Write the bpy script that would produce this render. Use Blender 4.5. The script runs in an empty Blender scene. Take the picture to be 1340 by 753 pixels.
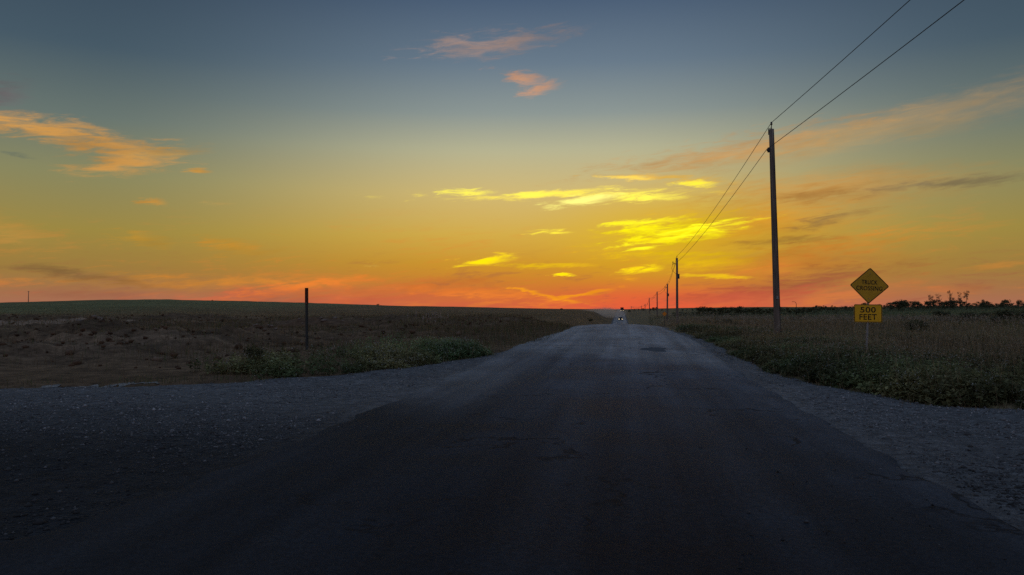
import bpy, bmesh, math, random
import numpy as np
from mathutils import Vector, Matrix, Euler

R = math.radians
scene = bpy.context.scene
col = scene.collection
rng = np.random.default_rng(7)
random.seed(7)

# ------------------------------------------------------------------ camera
EYE = 1.65
FPX = 1000.0                      # focal length in pixels of the 1340 px wide photograph
cam_d = bpy.data.cameras.new('camera')
cam_d.sensor_fit = 'HORIZONTAL'
cam_d.sensor_width = 36.0
cam_d.lens = 36.0 * FPX / 1340.0
cam_d.clip_start = 0.05
cam_d.clip_end = 20000
cam = bpy.data.objects.new('camera', cam_d)
col.objects.link(cam)
cam.location = (0, 0, EYE)
cam.rotation_euler = (R(90 + 1.63), 0, R(8.08))
scene.camera = cam
CR = cam.rotation_euler.to_matrix()

def ray(px, py):
    return (CR @ Vector(((px - 670) / FPX, -(py - 376.5) / FPX, -1))).normalized()

def azel(px, py):
    d = ray(px, py)
    return math.degrees(math.atan2(d.x, d.y)), math.degrees(math.asin(d.z))

def lin(c):
    out = []
    for v in c:
        v = v / 255.0
        out.append(v / 12.92 if v <= 0.04045 else ((v + 0.055) / 1.055) ** 2.4)
    return out

# ------------------------------------------------------------------ view + engine
scene.view_settings.view_transform = 'Standard'
scene.view_settings.look = 'None'
scene.view_settings.gamma = 1
scene.view_settings.use_curve_mapping = False
scene.view_settings.exposure = 0.0
scene.render.engine = 'CYCLES'
scene.cycles.use_denoising = False
scene.cycles.max_bounces = 5
scene.cycles.diffuse_bounces = 2
scene.cycles.glossy_bounces = 2
scene.cycles.transmission_bounces = 3
scene.cycles.volume_bounces = 1
scene.cycles.sample_clamp_indirect = 3.0

# ------------------------------------------------------------------ sky
SUN_AZ, SUN_EL = azel(842, 405)[0], 0.6
world = bpy.data.worlds.new('World')
scene.world = world
world.use_nodes = True
wt = world.node_tree
wt.nodes.clear()

class NT:
    """tiny node helper"""
    def __init__(s, tree): s.t = tree
    def n(s, kind, **kw):
        x = s.t.nodes.new(kind)
        for k, v in kw.items(): setattr(x, k, v)
        return x
    def l(s, a, b): s.t.links.new(a, b)
    def val(s, sock, v):
        if hasattr(v, 'is_output'): s.l(v, sock)
        else: sock.default_value = v
    def m(s, op, a, b=None, c=None, clamp=False):
        x = s.n('ShaderNodeMath', operation=op); x.use_clamp = clamp
        for i, v in enumerate((a, b, c)):
            if v is not None: s.val(x.inputs[i], v)
        return x.outputs[0]
    def mix(s, f, a, b, blend='MIX'):
        x = s.n('ShaderNodeMix', data_type='RGBA', blend_type=blend)
        s.val(x.inputs[0], f)
        for i, v in ((6, a), (7, b)):
            if hasattr(v, 'is_output'): s.l(v, x.inputs[i])
            else: x.inputs[i].default_value = (*v[:3], 1)
        return x.outputs[2]
    def rng(s, v, a, b, c=0.0, d=1.0, smooth=True):
        x = s.n('ShaderNodeMapRange')
        x.interpolation_type = 'SMOOTHSTEP' if smooth else 'LINEAR'
        s.val(x.inputs[0], v)
        for i, k in enumerate((a, b, c, d)): x.inputs[i + 1].default_value = k
        return x.outputs[0]
    def ramp(s, v, stops, interp='LINEAR'):
        x = s.n('ShaderNodeValToRGB'); x.color_ramp.interpolation = interp
        el = x.color_ramp.elements
        while len(el) < len(stops): el.new(0.5)
        for e, (p, c) in zip(el, stops):
            e.position = p; e.color = (*c, 1)
        s.val(x.inputs[0], v)
        return x.outputs[0]
    def noise(s, vec, scale, detail=4, rough=0.55, dist=0.0):
        x = s.n('ShaderNodeTexNoise'); x.inputs['Scale'].default_value = scale
        x.inputs['Detail'].default_value = detail; x.inputs['Roughness'].default_value = rough
        x.inputs['Distortion'].default_value = dist
        if vec is not None: s.l(vec, x.inputs['Vector'])
        return x.outputs[0], x.outputs[1]
    def vm(s, op, a, b=None, sc=None):
        x = s.n('ShaderNodeVectorMath', operation=op)
        s.val(x.inputs[0], a)
        if b is not None: s.val(x.inputs[1], b)
        if sc is not None: s.val(x.inputs['Scale'], sc)
        return x.outputs['Value'] if op in ('LENGTH', 'DOT_PRODUCT') else x.outputs[0]

W = NT(wt)
tc = W.n('ShaderNodeTexCoord').outputs['Generated']
sep = W.n('ShaderNodeSeparateXYZ'); W.l(tc, sep.inputs[0])
az = W.m('MULTIPLY', W.m('ARCTAN2', sep.outputs[0], sep.outputs[1]), 57.29578)
el = W.m('MULTIPLY', W.m('ARCSINE', sep.outputs[2]), 57.29578)
cmb = W.n('ShaderNodeCombineXYZ'); W.l(az, cmb.inputs[0]); W.l(el, cmb.inputs[1])
ae = cmb.outputs[0]
t_el = W.m('DIVIDE', el, 90.0, clamp=True)

def sky_stops(tbl): return [(e / 90.0, lin(c)) for e, c in tbl]
sunward = W.ramp(t_el, sky_stops([
    (0.0, (208, 96, 66)), (0.9, (208, 108, 56)), (2.0, (206, 129, 46)), (3.4, (206, 149, 44)), (5.6, (212, 173, 74)),
    (8.6, (209, 184, 116)), (11.8, (183, 180, 146)), (14.5, (140, 151, 148)), (18, (104, 122, 138)),
    (23, (68, 88, 114)), (34, (84, 105, 133)), (60, (110, 130, 160)), (90, (120, 138, 166))]))
side = W.ramp(t_el, sky_stops([
    (0.0, (168, 108, 88)), (1.2, (162, 112, 74)), (2.6, (156, 122, 62)), (5.2, (156, 136, 66)),
    (9, (136, 135, 96)), (12.5, (104, 117, 111)), (17, (70, 89, 102)), (22, (57, 74, 91)),
    (34, (82, 102, 130)), (60, (110, 130, 160)), (90, (120, 138, 166))]))
anti = W.ramp(t_el, sky_stops([
    (0.0, (150, 116, 108)), (4, (150, 120, 112)), (10, (130, 120, 124)), (18, (104, 112, 132)),
    (34, (118, 130, 150)), (60, (118, 136, 163)), (90, (120, 138, 166))]))
c_az = azel(725, 300)[0]
dz = W.m('ABSOLUTE', W.m('SUBTRACT', az, c_az))
w_side = W.rng(dz, 3, 33)
w_anti = W.rng(dz, 55, 130)
sky = W.mix(w_anti, W.mix(w_side, sunward, side), anti)
# glow where the sun has just set
g = W.vm('LENGTH', W.vm('MULTIPLY', W.vm('SUBTRACT', ae, (azel(862, 405)[0], 0.0, 0)), (1 / 13.0, 1 / 3.0, 0)))
sky = W.mix(W.rng(g, 1.0, 0.0, 0, 0.62), sky, lin((244, 92, 54)))
g2 = W.vm('LENGTH', W.vm('MULTIPLY', W.vm('SUBTRACT', ae, (*azel(880, 305), 0)), (1 / 13.0, 1 / 5.0, 0)))
sky = W.mix(W.rng(g2, 1.0, 0.0, 0, 0.7), sky, lin((224, 180, 14)))
# clouds: wisps at their own directions in the sky, torn by streaky noise
rot = W.n('ShaderNodeMapping'); rot.inputs['Rotation'].default_value = (0, 0, R(-5)); W.l(ae, rot.inputs[0])
nbig_v = W.vm('MULTIPLY', rot.outputs[0], (0.10, 0.42, 0))
nb, nbc = W.noise(nbig_v, 1.0, 5, 0.62)
nfine_v = W.vm('MULTIPLY', rot.outputs[0], (0.42, 2.7, 0))
nf, nfc = W.noise(nfine_v, 1.0, 7, 0.68, 0.5)
ctr = (0.5, 0.5, 0.5)
wb = W.vm('ADD', W.vm('ADD', ae, W.vm('MULTIPLY', W.vm('SUBTRACT', nbc, ctr), (6.0, 2.0, 0))),
          W.vm('MULTIPLY', W.vm('SUBTRACT', nfc, ctr), (2.4, 0.7, 0)))
wf = W.vm('ADD', ae, W.vm('MULTIPLY', W.vm('SUBTRACT', nfc, ctr), (2.8, 0.75, 0)))
n_soft = W.m('MULTIPLY_ADD', W.m('SUBTRACT', nf, 0.5), 2.5, 1.0)
n_veil = W.m('MULTIPLY_ADD', W.m('SUBTRACT', nf, 0.5), 1.0, 1.0)
n_hard = W.m('MULTIPLY_ADD', W.m('SUBTRACT', nf, 0.5), 2.6, 1.0)

turned = {}; scaled = {}
shade_k = W.rng(nb, .36, .62, .74, 1.12, False)
# thin streaky cirrus low over the sunset
cir = W.m('ADD', W.m('MULTIPLY', nb, .55), W.m('MULTIPLY', nf, .45))
low = W.m('MULTIPLY', W.rng(el, 8.5, 2.0), W.rng(dz, 60, 20, .35, 1))
sky = W.mix(W.m('MULTIPLY', W.rng(cir, .50, .66, 0, .50), low), sky, lin((226, 128, 52)))
low2 = W.m('MULTIPLY', W.rng(el, 5.5, 1.0), W.rng(dz, 60, 20, .5, 1))
sky = W.mix(W.m('MULTIPLY', W.rng(cir, .47, .36, 0, .55), low2), sky, lin((156, 88, 66)))
def cloud_groups(sky, CL):
    """clouds of like colour share one mask, so that the sky stays cheap"""
    groups = []
    for p in CL:
        fine = bool(p[8]); soft = 1.02 if p[7] <= .65 else (1.15 if p[7] < .88 else (1.24 if p[7] < 1.05 else 1.35))
        for g in groups:
            if g['k'] == (fine, soft) and max(abs(a - b) for a, b in zip(g['c'], p[5])) <= 16 and abs(g['a'] - p[6]) < .12:
                g['p'].append(p); break
        else: groups.append(dict(k=(fine, soft), c=p[5], a=p[6], p=[p]))
    for g in groups:
        fine, soft = g['k']; acc = None
        for px, py, hw, hh, tilt, *_ in g['p']:
            a0, e0 = azel(px, py)
            a1, _ = azel(px + 10, py); _, e1 = azel(px, py - 10)
            q = 80 if tilt > 40 else int(round(tilt / 4.0)) * 4
            if (fine, q) not in turned:
                mp = W.n('ShaderNodeMapping'); mp.inputs['Rotation'].default_value = (0, 0, R(-q))
                W.l(wf if fine else wb, mp.inputs[0]); turned[fine, q] = mp.outputs[0]
            c_, s_ = math.cos(R(q)), math.sin(R(q))
            u0, v0 = a0 * c_ + e0 * s_, -a0 * s_ + e0 * c_
            sx, sy = hw * (a1 - a0) / 10 * (1.38 if fine else 1.42), hh * (e1 - e0) / 10 * (1.5 if fine else 1.7)
            ma = W.n('ShaderNodeVectorMath', operation='MULTIPLY_ADD'); W.l(turned[fine, q], ma.inputs[0])
            ma.inputs[1].default_value = (1 / sx, 1 / sy, 0); ma.inputs[2].default_value = (-u0 / sx, -v0 / sy, 0)
            ln = W.vm('LENGTH', ma.outputs[0])
            acc = ln if acc is None else W.m('MINIMUM', acc, ln)
        d = W.m('SUBTRACT', n_hard if fine else (n_veil if soft > 1.25 else n_soft), acc)
        col_ = [sum(p[5][i] for p in g['p']) / len(g['p']) for i in range(3)]
        sky = W.mix(W.rng(d, 0.0, soft, 0, sum(p[6] for p in g['p']) / len(g['p'])), sky, W.vm('SCALE', tuple(lin(col_)), sc=(1.12 if col_[0] > 240 and col_[1] > 200 else shade_k)))
    return sky

CL = [  # px, py, half width, half height, tilt, colour, opacity, softness, fine
    (1095, 178, 300, 20, 7, (196, 150, 84), .66, 1.1, 0), (950, 198, 170, 14, 8, (206, 148, 82), .6, .9, 0),
    (1090, 245, 190, 20, 2, (200, 140, 64), .8, 1.1, 0), (1000, 290, 150, 34, 4, (214, 140, 34), .8, 1.1, 0),
    (1090, 322, 120, 12, 8, (214, 142, 46), .6, .9, 0), (1015, 350, 150, 22, 4, (212, 122, 48), .8, 1.1, 0),
    (1045, 372, 130, 13, 10, (146, 84, 60), .8, .9, 0), (960, 388, 120, 12, 3, (206, 92, 66), .8, .9, 0),
    (1235, 241, 120, 6, 2, (116, 106, 84), .65, .7, 0), (1085, 285, 58, 6, 11, (134, 106, 70), .65, .7, 0),
    (1070, 250, 60, 8, 3, (160, 120, 66), .6, .8, 0), (1020, 316, 75, 6, 3, (150, 104, 50), .55, .8, 0),
    (1305, 347, 40, 5, 6, (204, 136, 60), .7, .8, 1), (1150, 384, 60, 10, 8, (194, 116, 66), .55, .9, 0),
    (1245, 380, 40, 9, 4, (198, 112, 66), .5, .9, 0),
    (55, 172, 100, 15, -10, (208, 150, 82), .95, .55, 0), (140, 190, 100, 13, -6, (208, 150, 78), .95, .55, 0),
    (160, 212, 66, 18, 8, (206, 152, 72), .95, .55, 0), (215, 200, 50, 8, 6, (190, 148, 82), .8, .7, 0),
    (2, 120, 24, 30, 80, (110, 104, 106), .8, .9, 0), (20, 300, 70, 14, -16, (178, 138, 66), .55, .9, 0),
    (185, 316, 36, 9, -12, (190, 142, 50), .7, .8, 0), (310, 323, 50, 9, -4, (196, 138, 42), .6, .9, 0),
    (202, 265, 16, 5, 0, (200, 146, 66), .9, .6, 1), (262, 224, 15, 3, 2, (214, 158, 74), .95, .6, 1),
    (20, 203, 26, 3, -3, (104, 116, 106), .6, .8, 1), (290, 267, 20, 3, 4, (190, 160, 92), .6, .8, 1),
    (90, 358, 130, 6, -6, (118, 88, 60), .6, .8, 0), (250, 368, 160, 10, 2, (206, 128, 48), .7, .9, 0),
    (330, 388, 120, 8, 3, (196, 88, 66), .6, .9, 0), (150, 385, 150, 8, 2, (164, 96, 78), .5, .9, 0),
    (520, 380, 170, 9, 3, (212, 112, 58), .6, .8, 0), (480, 392, 160, 6, 3, (212, 92, 66), .55, .9, 0),
    (640, 386, 130, 5, -3, (236, 132, 44), .7, .7, 0), (420, 376, 90, 6, 6, (222, 134, 48), .6, .8, 0),
    (645, 57, 80, 12, 8, (168, 140, 128), .8, .8, 0), (612, 60, 40, 7, -8, (172, 142, 128), .7, .8, 0),
    (692, 106, 36, 9, -12, (204, 148, 110), .9, .7, 0), (715, 115, 24, 8, 10, (196, 144, 110), .8, .8, 0),
    (735, 256, 155, 3.6, -1.5, (255, 232, 84), .95, .7, 0), (612, 252, 34, 4, -2, (255, 238, 90), 1, .5, 1),
    (765, 262, 48, 6, 6, (255, 246, 130), 1, .5, 1), (848, 258, 44, 6, -2, (255, 248, 90), 1, .55, 1),
    (690, 255, 50, 3, -2, (255, 236, 80), 1, .5, 1),
    (868, 237, 78, 4, -4, (246, 190, 70), .85, .7, 0), (912, 240, 28, 4, -5, (255, 236, 60), 1, .5, 1),
    (822, 233, 34, 2.5, -5, (252, 214, 90), .95, .5, 1),
    (875, 302, 86, 17, 6, (238, 206, 6), .95, .9, 0), (905, 306, 66, 6, 9, (255, 246, 20), 1, .7, 0),
    (838, 291, 54, 4, 5, (255, 240, 40), 1, .55, 1), (858, 300, 46, 7, 4, (250, 236, 16), .95, .8, 0),
    (912, 300, 80, 2.4, 8, (255, 250, 40), 1, .5, 1), (885, 311, 78, 2.2, 6, (255, 246, 24), 1, .5, 1), (935, 292, 40, 1.8, 9, (255, 244, 40), .95, .5, 1),
    (848, 315, 40, 4, 2, (252, 232, 12), .95, .7, 1), (840, 325, 26, 2, 6, (255, 240, 30), 1, .5, 1),
    (880, 332, 90, 4, 0, (236, 196, 8), .8, .8, 0), (918, 346, 66, 9, 2, (232, 192, 8), .75, .9, 0),
    (930, 361, 60, 2.5, -3, (246, 190, 30), .9, .6, 1), (724, 304, 25, 2.8, 1, (255, 232, 70), 1, .5, 1),
    (638, 341, 36, 5.5, 9, (255, 224, 16), 1, .6, 1), (712, 348, 62, 3, 2, (246, 206, 24), .95, .6, 1),
    (738, 360, 17, 1.0, 1, (255, 226, 16), 1, .5, 1), (845, 353, 28, 4, 9, (255, 226, 8), 1, .5, 1),
    (488, 348, 9, 1.5, -4, (224, 172, 70), .9, .6, 1), (822, 366, 14, 2.5, 0, (238, 168, 30), .8, .6, 1),
    (718, 388, 56, 2.6, -11, (250, 150, 30), 1, .6, 1), (762, 385, 52, 2.6, 8, (252, 160, 34), 1, .6, 1),
    (742, 395, 44, 5, 3, (252, 118, 46), .8, .8, 0), (688, 381, 22, 2, -8, (240, 156, 40), .9, .6, 1),
]
sky = cloud_groups(sky, CL)
# a little of the physical dusk sky under it
nish = W.n('ShaderNodeTexSky', sky_type='NISHITA')
nish.sun_disc = False
nish.sun_elevation = R(SUN_EL)
nish.sun_rotation = R(SUN_AZ)
nish.air_density = 1.6; nish.dust_density = 2.0
sky = W.mix(1.0, sky, W.vm('SCALE', nish.outputs[0], sc=0.001), 'ADD')
bg = W.n('ShaderNodeBackground'); W.l(sky, bg.inputs[0]); bg.inputs[1].default_value = 1.0
wo = W.n('ShaderNodeOutputWorld'); W.l(bg.outputs[0], wo.inputs[0])
world.cycles.sampling_method = 'MANUAL'
world.cycles.sample_map_resolution = 1024

# last light of the sun, at the horizon
sd = bpy.data.lights.new('sun', 'SUN')
sd.energy = 0.12; sd.angle = R(8); sd.color = (1.0, 0.45, 0.2)
so = bpy.data.objects.new('sun', sd); col.objects.link(so)
sv = Vector((math.sin(R(SUN_AZ)) * math.cos(R(SUN_EL)), math.cos(R(SUN_AZ)) * math.cos(R(SUN_EL)), math.sin(R(SUN_EL))))
so.rotation_euler = (-sv).to_track_quat('-Z', 'Y').to_euler()
so.location = (0, 0, 60)

# ------------------------------------------------------------------ helpers
def tag(o, label=None, cat=None, group=None, kind=None):
    if label: o['label'] = label
    if cat: o['category'] = cat
    if group: o['group'] = group
    if kind: o['kind'] = kind
    return o

def empty(name, loc=(0, 0, 0), rot=(0, 0, 0)):
    o = bpy.data.objects.new(name, None); col.objects.link(o)
    o.location = loc; o.rotation_euler = rot; o.empty_display_size = 0.2
    return o

def link(name, me, m=None, parent=None, loc=(0, 0, 0), rot=(0, 0, 0), smooth=False):
    o = bpy.data.objects.new(name, me); col.objects.link(o)
    if m is not None and len(me.materials) == 0: me.materials.append(m)
    o.parent = parent; o.location = loc; o.rotation_euler = rot
    if smooth: me.polygons.foreach_set('use_smooth', [True] * len(me.polygons))
    return o

def npmesh(name, V, F, C=None, smooth=False):
    """V (n,3), F (m,k) arrays"""
    me = bpy.data.meshes.new(name)
    V = np.asarray(V, np.float32); F = np.asarray(F, np.int32)
    me.vertices.add(len(V)); me.vertices.foreach_set('co', V.ravel())
    k = F.shape[1]
    me.loops.add(F.size); me.loops.foreach_set('vertex_index', F.ravel())
    me.polygons.add(len(F)); me.polygons.foreach_set('loop_start', np.arange(0, F.size, k, dtype=np.int32))
    if smooth: me.polygons.foreach_set('use_smooth', np.ones(len(F), bool))
    if C is not None:
        at = me.color_attributes.new('Col', 'FLOAT_COLOR', 'POINT')
        C4 = np.ones((len(V), 4), np.float32); C4[:, :3] = C
        at.data.foreach_set('color', C4.ravel())
    me.update(calc_edges=True)
    me.validate()
    return me

class MB:
    """collects simple shapes into one mesh"""
    def __init__(s): s.v = []; s.f = []
    def add(s, vs, fs):
        o = len(s.v); s.v += [tuple(v) for v in vs]; s.f += [tuple(i + o for i in f) for f in fs]
    def box(s, c, d, rot=None):
        x, y, z = (k / 2 for k in d)
        vs = [Vector(((-x, x)[i & 1], (-y, y)[(i >> 1) & 1], (-z, z)[i >> 2])) for i in range(8)]
        if rot is not None: vs = [rot @ v for v in vs]
        s.add([v + Vector(c) for v in vs], [(0, 2, 3, 1), (4, 5, 7, 6), (0, 1, 5, 4), (2, 6, 7, 3), (0, 4, 6, 2), (1, 3, 7, 5)])
    def tube(s, pts, rad, n=8, caps=True):
        pts = [Vector(p) for p in pts]
        if not hasattr(rad, '__len__'): rad = [rad] * len(pts)
        rings = []
        for i, p in enumerate(pts):
            a = pts[min(i + 1, len(pts) - 1)] - pts[max(i - 1, 0)]
            a.normalize()
            up = Vector((0, 0, 1)) if abs(a.z) < 0.9 else Vector((0, 1, 0))
            u = a.cross(up).normalized(); w = u.cross(a)
            rings.append([p + (u * math.cos(2 * math.pi * k / n) + w * math.sin(2 * math.pi * k / n)) * rad[i] for k in range(n)])
        vs = [v for r_ in rings for v in r_]
        fs = [(i * n + k, i * n + (k + 1) % n, (i + 1) * n + (k + 1) % n, (i + 1) * n + k) for i in range(len(pts) - 1) for k in range(n)]
        if caps: fs += [tuple(range(n - 1, -1, -1)), tuple((len(pts) - 1) * n + k for k in range(n))]
        s.add(vs, fs)
    def extrude(s, poly, y0, y1):
        """poly in xz, extruded along y"""
        n = len(poly)
        s.add([(x, y0, z) for x, z in poly] + [(x, y1, z) for x, z in poly],
              [tuple(range(n))[::1], tuple(range(2 * n - 1, n - 1, -1))] + [(i, i + n, (i + 1) % n + n, (i + 1) % n) for i in range(n)])
    def mesh(s, name):
        me = bpy.data.meshes.new(name); me.from_pydata([tuple(v) for v in s.v], [], s.f); me.update(); return me
    def build(s, name, m, parent=None, smooth=False, bevel=0, **kw):
        me = s.mesh(name)
        if bevel:
            bm = bmesh.new(); bm.from_mesh(me); bmesh.ops.recalc_face_normals(bm, faces=bm.faces)
            bmesh.ops.bevel(bm, geom=bm.edges[:], offset=bevel, segments=2, affect='EDGES', clamp_overlap=True)
            bm.to_mesh(me); bm.free()
        else:
            bm = bmesh.new(); bm.from_mesh(me); bmesh.ops.recalc_face_normals(bm, faces=bm.faces); bm.to_mesh(me); bm.free()
        o = link(name, me, m, parent, **kw)
        if smooth:
            for p in me.polygons: p.use_smooth = len(p.vertices) <= 4
        return o

# numpy value noise -------------------------------------------------
_lat = np.random.default_rng(3).random((256, 256)).astype(np.float32)
def vnoise(x, y):
    xi = np.floor(x).astype(int); yi = np.floor(y).astype(int)
    fx = x - xi; fy = y - yi
    fx = fx * fx * (3 - 2 * fx); fy = fy * fy * (3 - 2 * fy)
    g_ = lambda i, j: _lat[(xi + i) & 255, (yi + j) & 255]
    return (g_(0, 0) * (1 - fx) + g_(1, 0) * fx) * (1 - fy) + (g_(0, 1) * (1 - fx) + g_(1, 1) * fx) * fy
def fbm(x, y, oct=4, lac=2.03, gain=0.5):
    s_ = 0; a = 1; t = 0
    for i in range(oct):
        s_ = s_ + a * vnoise(x + 17.3 * i, y + 9.1 * i); t += a; a *= gain; x = x * lac; y = y * lac
    return s_ / t
def sstep(a, b, x):
    t = np.clip((np.asarray(x, float) - a) / (b - a), 0, 1); return t * t * (3 - 2 * t)

# ------------------------------------------------------------------ lie of the land
def table(pts, sig=3.0):
    ys = np.arange(-200, 8001, 1.0)
    v = np.interp(ys, [p[0] for p in pts], [p[1] for p in pts])
    k = np.exp(-0.5 * (np.arange(-12, 13) / sig) ** 2); k /= k.sum()
    v = np.convolve(np.pad(v, 12, mode='edge'), k, 'valid')
    return lambda y: np.interp(y, ys, v)
T_road = table([(-200, 0), (0, 0), (14, .04), (24, .14), (35, .36), (45, .52), (51, .53), (60, .3), (90, -1.2), (150, -3.5), (220, -4.6),
                (300, -3.7), (450, -1.9), (600, -.5), (900, 1.2), (1500, 2), (8000, 4)])
T_right = table([(-200, 0), (0, 0), (12, .03), (22, .2), (35, .42), (60, .36), (113, -.27), (198, -1.2), (300, -1.2), (450, -.5),
                 (600, .4), (900, 1.2), (1500, 1.6), (8000, 2.4)])
T_left = table([(-200, 0), (0, 0), (14, .02), (24, .12), (40, .4), (60, .4), (110, .1), (200, -.2), (400, 0), (8000, 0)])
RIDGE_X = [-3000, -600, -430, -341, -280, -240, -215, -197, -160, -121, -62, -20, -8]
RIDGE_Z = [3.5, 4.0, 4.4, 5.3, 6.9, 6.9, 5.7, 4.5, 4.0, 3.5, 2.2, 1.0, 0.2]
def B(x, y):
    x = np.asarray(x, float); y = np.asarray(y, float)
    rd = T_road(y)
    fr = T_right(y) + 2.9 * sstep(40, 150, x) * sstep(60, 260, y)
    # the ridge is read along the ray at its own distance
    xs = x * 380.0 / np.clip(y, 80, 380)
    rz = np.interp(xs, RIDGE_X, RIDGE_Z)
    fl = T_left(y) + rz * sstep(50, 400, y) ** 1.15 * (1 - 0.5 * sstep(450, 1200, y))
    d = np.maximum(x - 3.6, -4.6 - x)
    t = sstep(0.8, 9, d)
    f = np.where(x > 0, fr, fl)
    return rd * (1 - t) + f * t
def Bz(x, y): return float(B(np.array([x]), np.array([y]))[0])

def ground(px, py):
    d = ray(px, py); s = 3.0
    while s < 4000:
        p = Vector((0, 0, EYE)) + d * s
        if p.z <= Bz(p.x, p.y): return p
        s *= 1.004
    return p
def at_depth(px, Y):
    d = ray(px, 400); k = Y / d.y
    x = d.x * k
    return Vector((x, Y, Bz(x, Y)))
def z_at(px, py, Y):
    d = ray(px, py); return EYE + d.z * Y / d.y

# gravel area outline: shoulders and the two side turnings
LE = [(-40, 512), (0, 509), (80, 507), (150, 506), (220, 504), (300, 501), (390, 494), (480, 486), (560, 476), (620, 469), (660, 461), (690, 452), (728, 444), (742, 438), (757, 431)]
RE = [(1420, 540), (1340, 537), (1260, 533), (1190, 526), (1120, 515), (1060, 502), (1010, 486), (980, 474), (955, 464), (948, 455), (925, 445), (898, 437), (872, 431)]
lp = [ground(*p) for p in LE]; rp = [ground(*p) for p in RE]
POLY = [(-140, -60), (-140, 17.2), (-60, 16.6)] + [(p.x, p.y) for p in lp] + [(-3.5, 52), (-3.4, 3000), (2.9, 3000), (2.9, 52)] + \
       [(p.x, p.y) for p in rp[::-1]] + [(40, 10.6), (140, 9.5), (140, -60)]
POLY = np.array(POLY)
def sdf(x, y):
    """positive inside the gravel outline"""
    x = np.asarray(x, float).ravel(); y = np.asarray(y, float).ravel()
    d2 = np.full(x.shape, 1e18); ins = np.zeros(x.shape, bool)
    n = len(POLY)
    for i in range(n):
        ax, ay = POLY[i]; bx, by = POLY[(i + 1) % n]
        ex, ey = bx - ax, by - ay
        t = np.clip(((x - ax) * ex + (y - ay) * ey) / (ex * ex + ey * ey), 0, 1)
        d2 = np.minimum(d2, (x - ax - t * ex) ** 2 + (y - ay - t * ey) ** 2)
        c = (ay > y) != (by > y)
        with np.errstate(divide='ignore', invalid='ignore'):
            xi = ax + (y - ay) / (by - ay if by != ay else 1e-9) * ex
        ins ^= c & (x < xi)
    d = np.sqrt(d2)
    return np.where(ins, d, -d)
def edge_sdf(x, y):
    x = np.asarray(x, float).ravel(); y = np.asarray(y, float).ravel()
    return sdf(x, y) + (fbm(x * .9, y * .9, 3) - .5) * 0.9

def dug(x, y):
    """0..1 how torn up the soil is: the dug field left of the road"""
    m = sstep(-5, -9, x) * sstep(17, 24, y) * (1 - sstep(85, 135, y))
    return m
def micro(x, y):
    h = (fbm(x * .22, y * .22, 4) - .5) * .35
    dg = dug(x, y)
    clod = (fbm(x * .55 + 40, y * .9, 5, gain=.62) - .5)
    mound = np.maximum(fbm(x * .11 + 9, y * .14 + 3, 3) - .52, 0)
    far = sstep(150, 400, y)
    h = h * (1 - .5 * far)
    return h + dg * (clod * .95 + mound * 1.9) + far * (fbm(x * .05, y * .05, 3) - .5) * .5

# ------------------------------------------------------------------ materials
def new_mat(name):
    m = bpy.data.materials.new(name); m.use_nodes = True
    t = m.node_tree; t.nodes.clear()
    n = NT(t); out = n.n('ShaderNodeOutputMaterial')
    return m, n, out
def principled(n, out, base, rough=.8, spec=.3, bump=None, metal=0.0):
    p = n.n('ShaderNodeBsdfPrincipled')
    n.val(p.inputs['Base Color'], base if hasattr(base, 'is_output') else (*base, 1))
    n.val(p.inputs['Roughness'], rough); n.val(p.inputs['Specular IOR Level'], spec)
    p.inputs['Metallic'].default_value = metal
    if bump is not None:
        b = n.n('ShaderNodeBump'); b.inputs['Strength'].default_value = bump[1]; b.inputs['Distance'].default_value = bump[2]
        n.l(bump[0], b.inputs['Height']); n.l(b.outputs[0], p.inputs['Normal'])
    n.l(p.outputs[0], out.inputs[0])
    return p
def plain(name, c, rough=.7, spec=.3, vary=.25, scale=8, metal=0.0):
    m, n, out = new_mat(name)
    g_ = n.n('ShaderNodeTexCoord').outputs['Object']
    f, _ = n.noise(g_, scale, 4)
    k = n.rng(f, .3, .7, 1 - vary, 1 + vary, False)
    base = n.vm('SCALE', tuple(c), sc=k)
    principled(n, out, base, rough, spec, metal=metal)
    return m
def attr_mat(name, rough=.8, trans=.0, spec=.15):
    m, n, out = new_mat(name)
    a = n.n('ShaderNodeVertexColor'); a.layer_name = 'Col'
    p = n.n('ShaderNodeBsdfPrincipled'); n.l(a.outputs[0], p.inputs['Base Color'])
    p.inputs['Roughness'].default_value = rough; p.inputs['Specular IOR Level'].default_value = spec
    if trans:
        t = n.n('ShaderNodeBsdfTranslucent'); n.l(a.outputs[0], t.inputs[0])
        x = n.n('ShaderNodeMixShader'); x.inputs[0].default_value = trans
        n.l(p.outputs[0], x.inputs[1]); n.l(t.outputs[0], x.inputs[2]); n.l(x.outputs[0], out.inputs[0])
    else: n.l(p.outputs[0], out.inputs[0])
    return m

# soil and turf
M_ground, n, out = new_mat('ground_soil')
pos = n.n('ShaderNodeNewGeometry').outputs['Position']
va = n.n('ShaderNodeVertexColor'); va.layer_name = 'Col'
f1, _ = n.noise(pos, 2.2, 6, .65); f2, _ = n.noise(pos, .35, 5, .6); f3, _ = n.noise(pos, 14, 3, .6)
k = n.m('MULTIPLY', n.rng(f1, .3, .72, .45, 1.6, False), n.rng(f2, .3, .7, .65, 1.4, False))
k = n.m('MULTIPLY', k, n.rng(f3, .3, .7, .7, 1.3, False))
base = n.vm('SCALE', va.outputs[0], sc=k)
hh = n.m('ADD', n.m('MULTIPLY', f1, 1.0), n.m('MULTIPLY', f3, .35))
principled(n, out, base, .95, .08, (hh, .9, .12))

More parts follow.
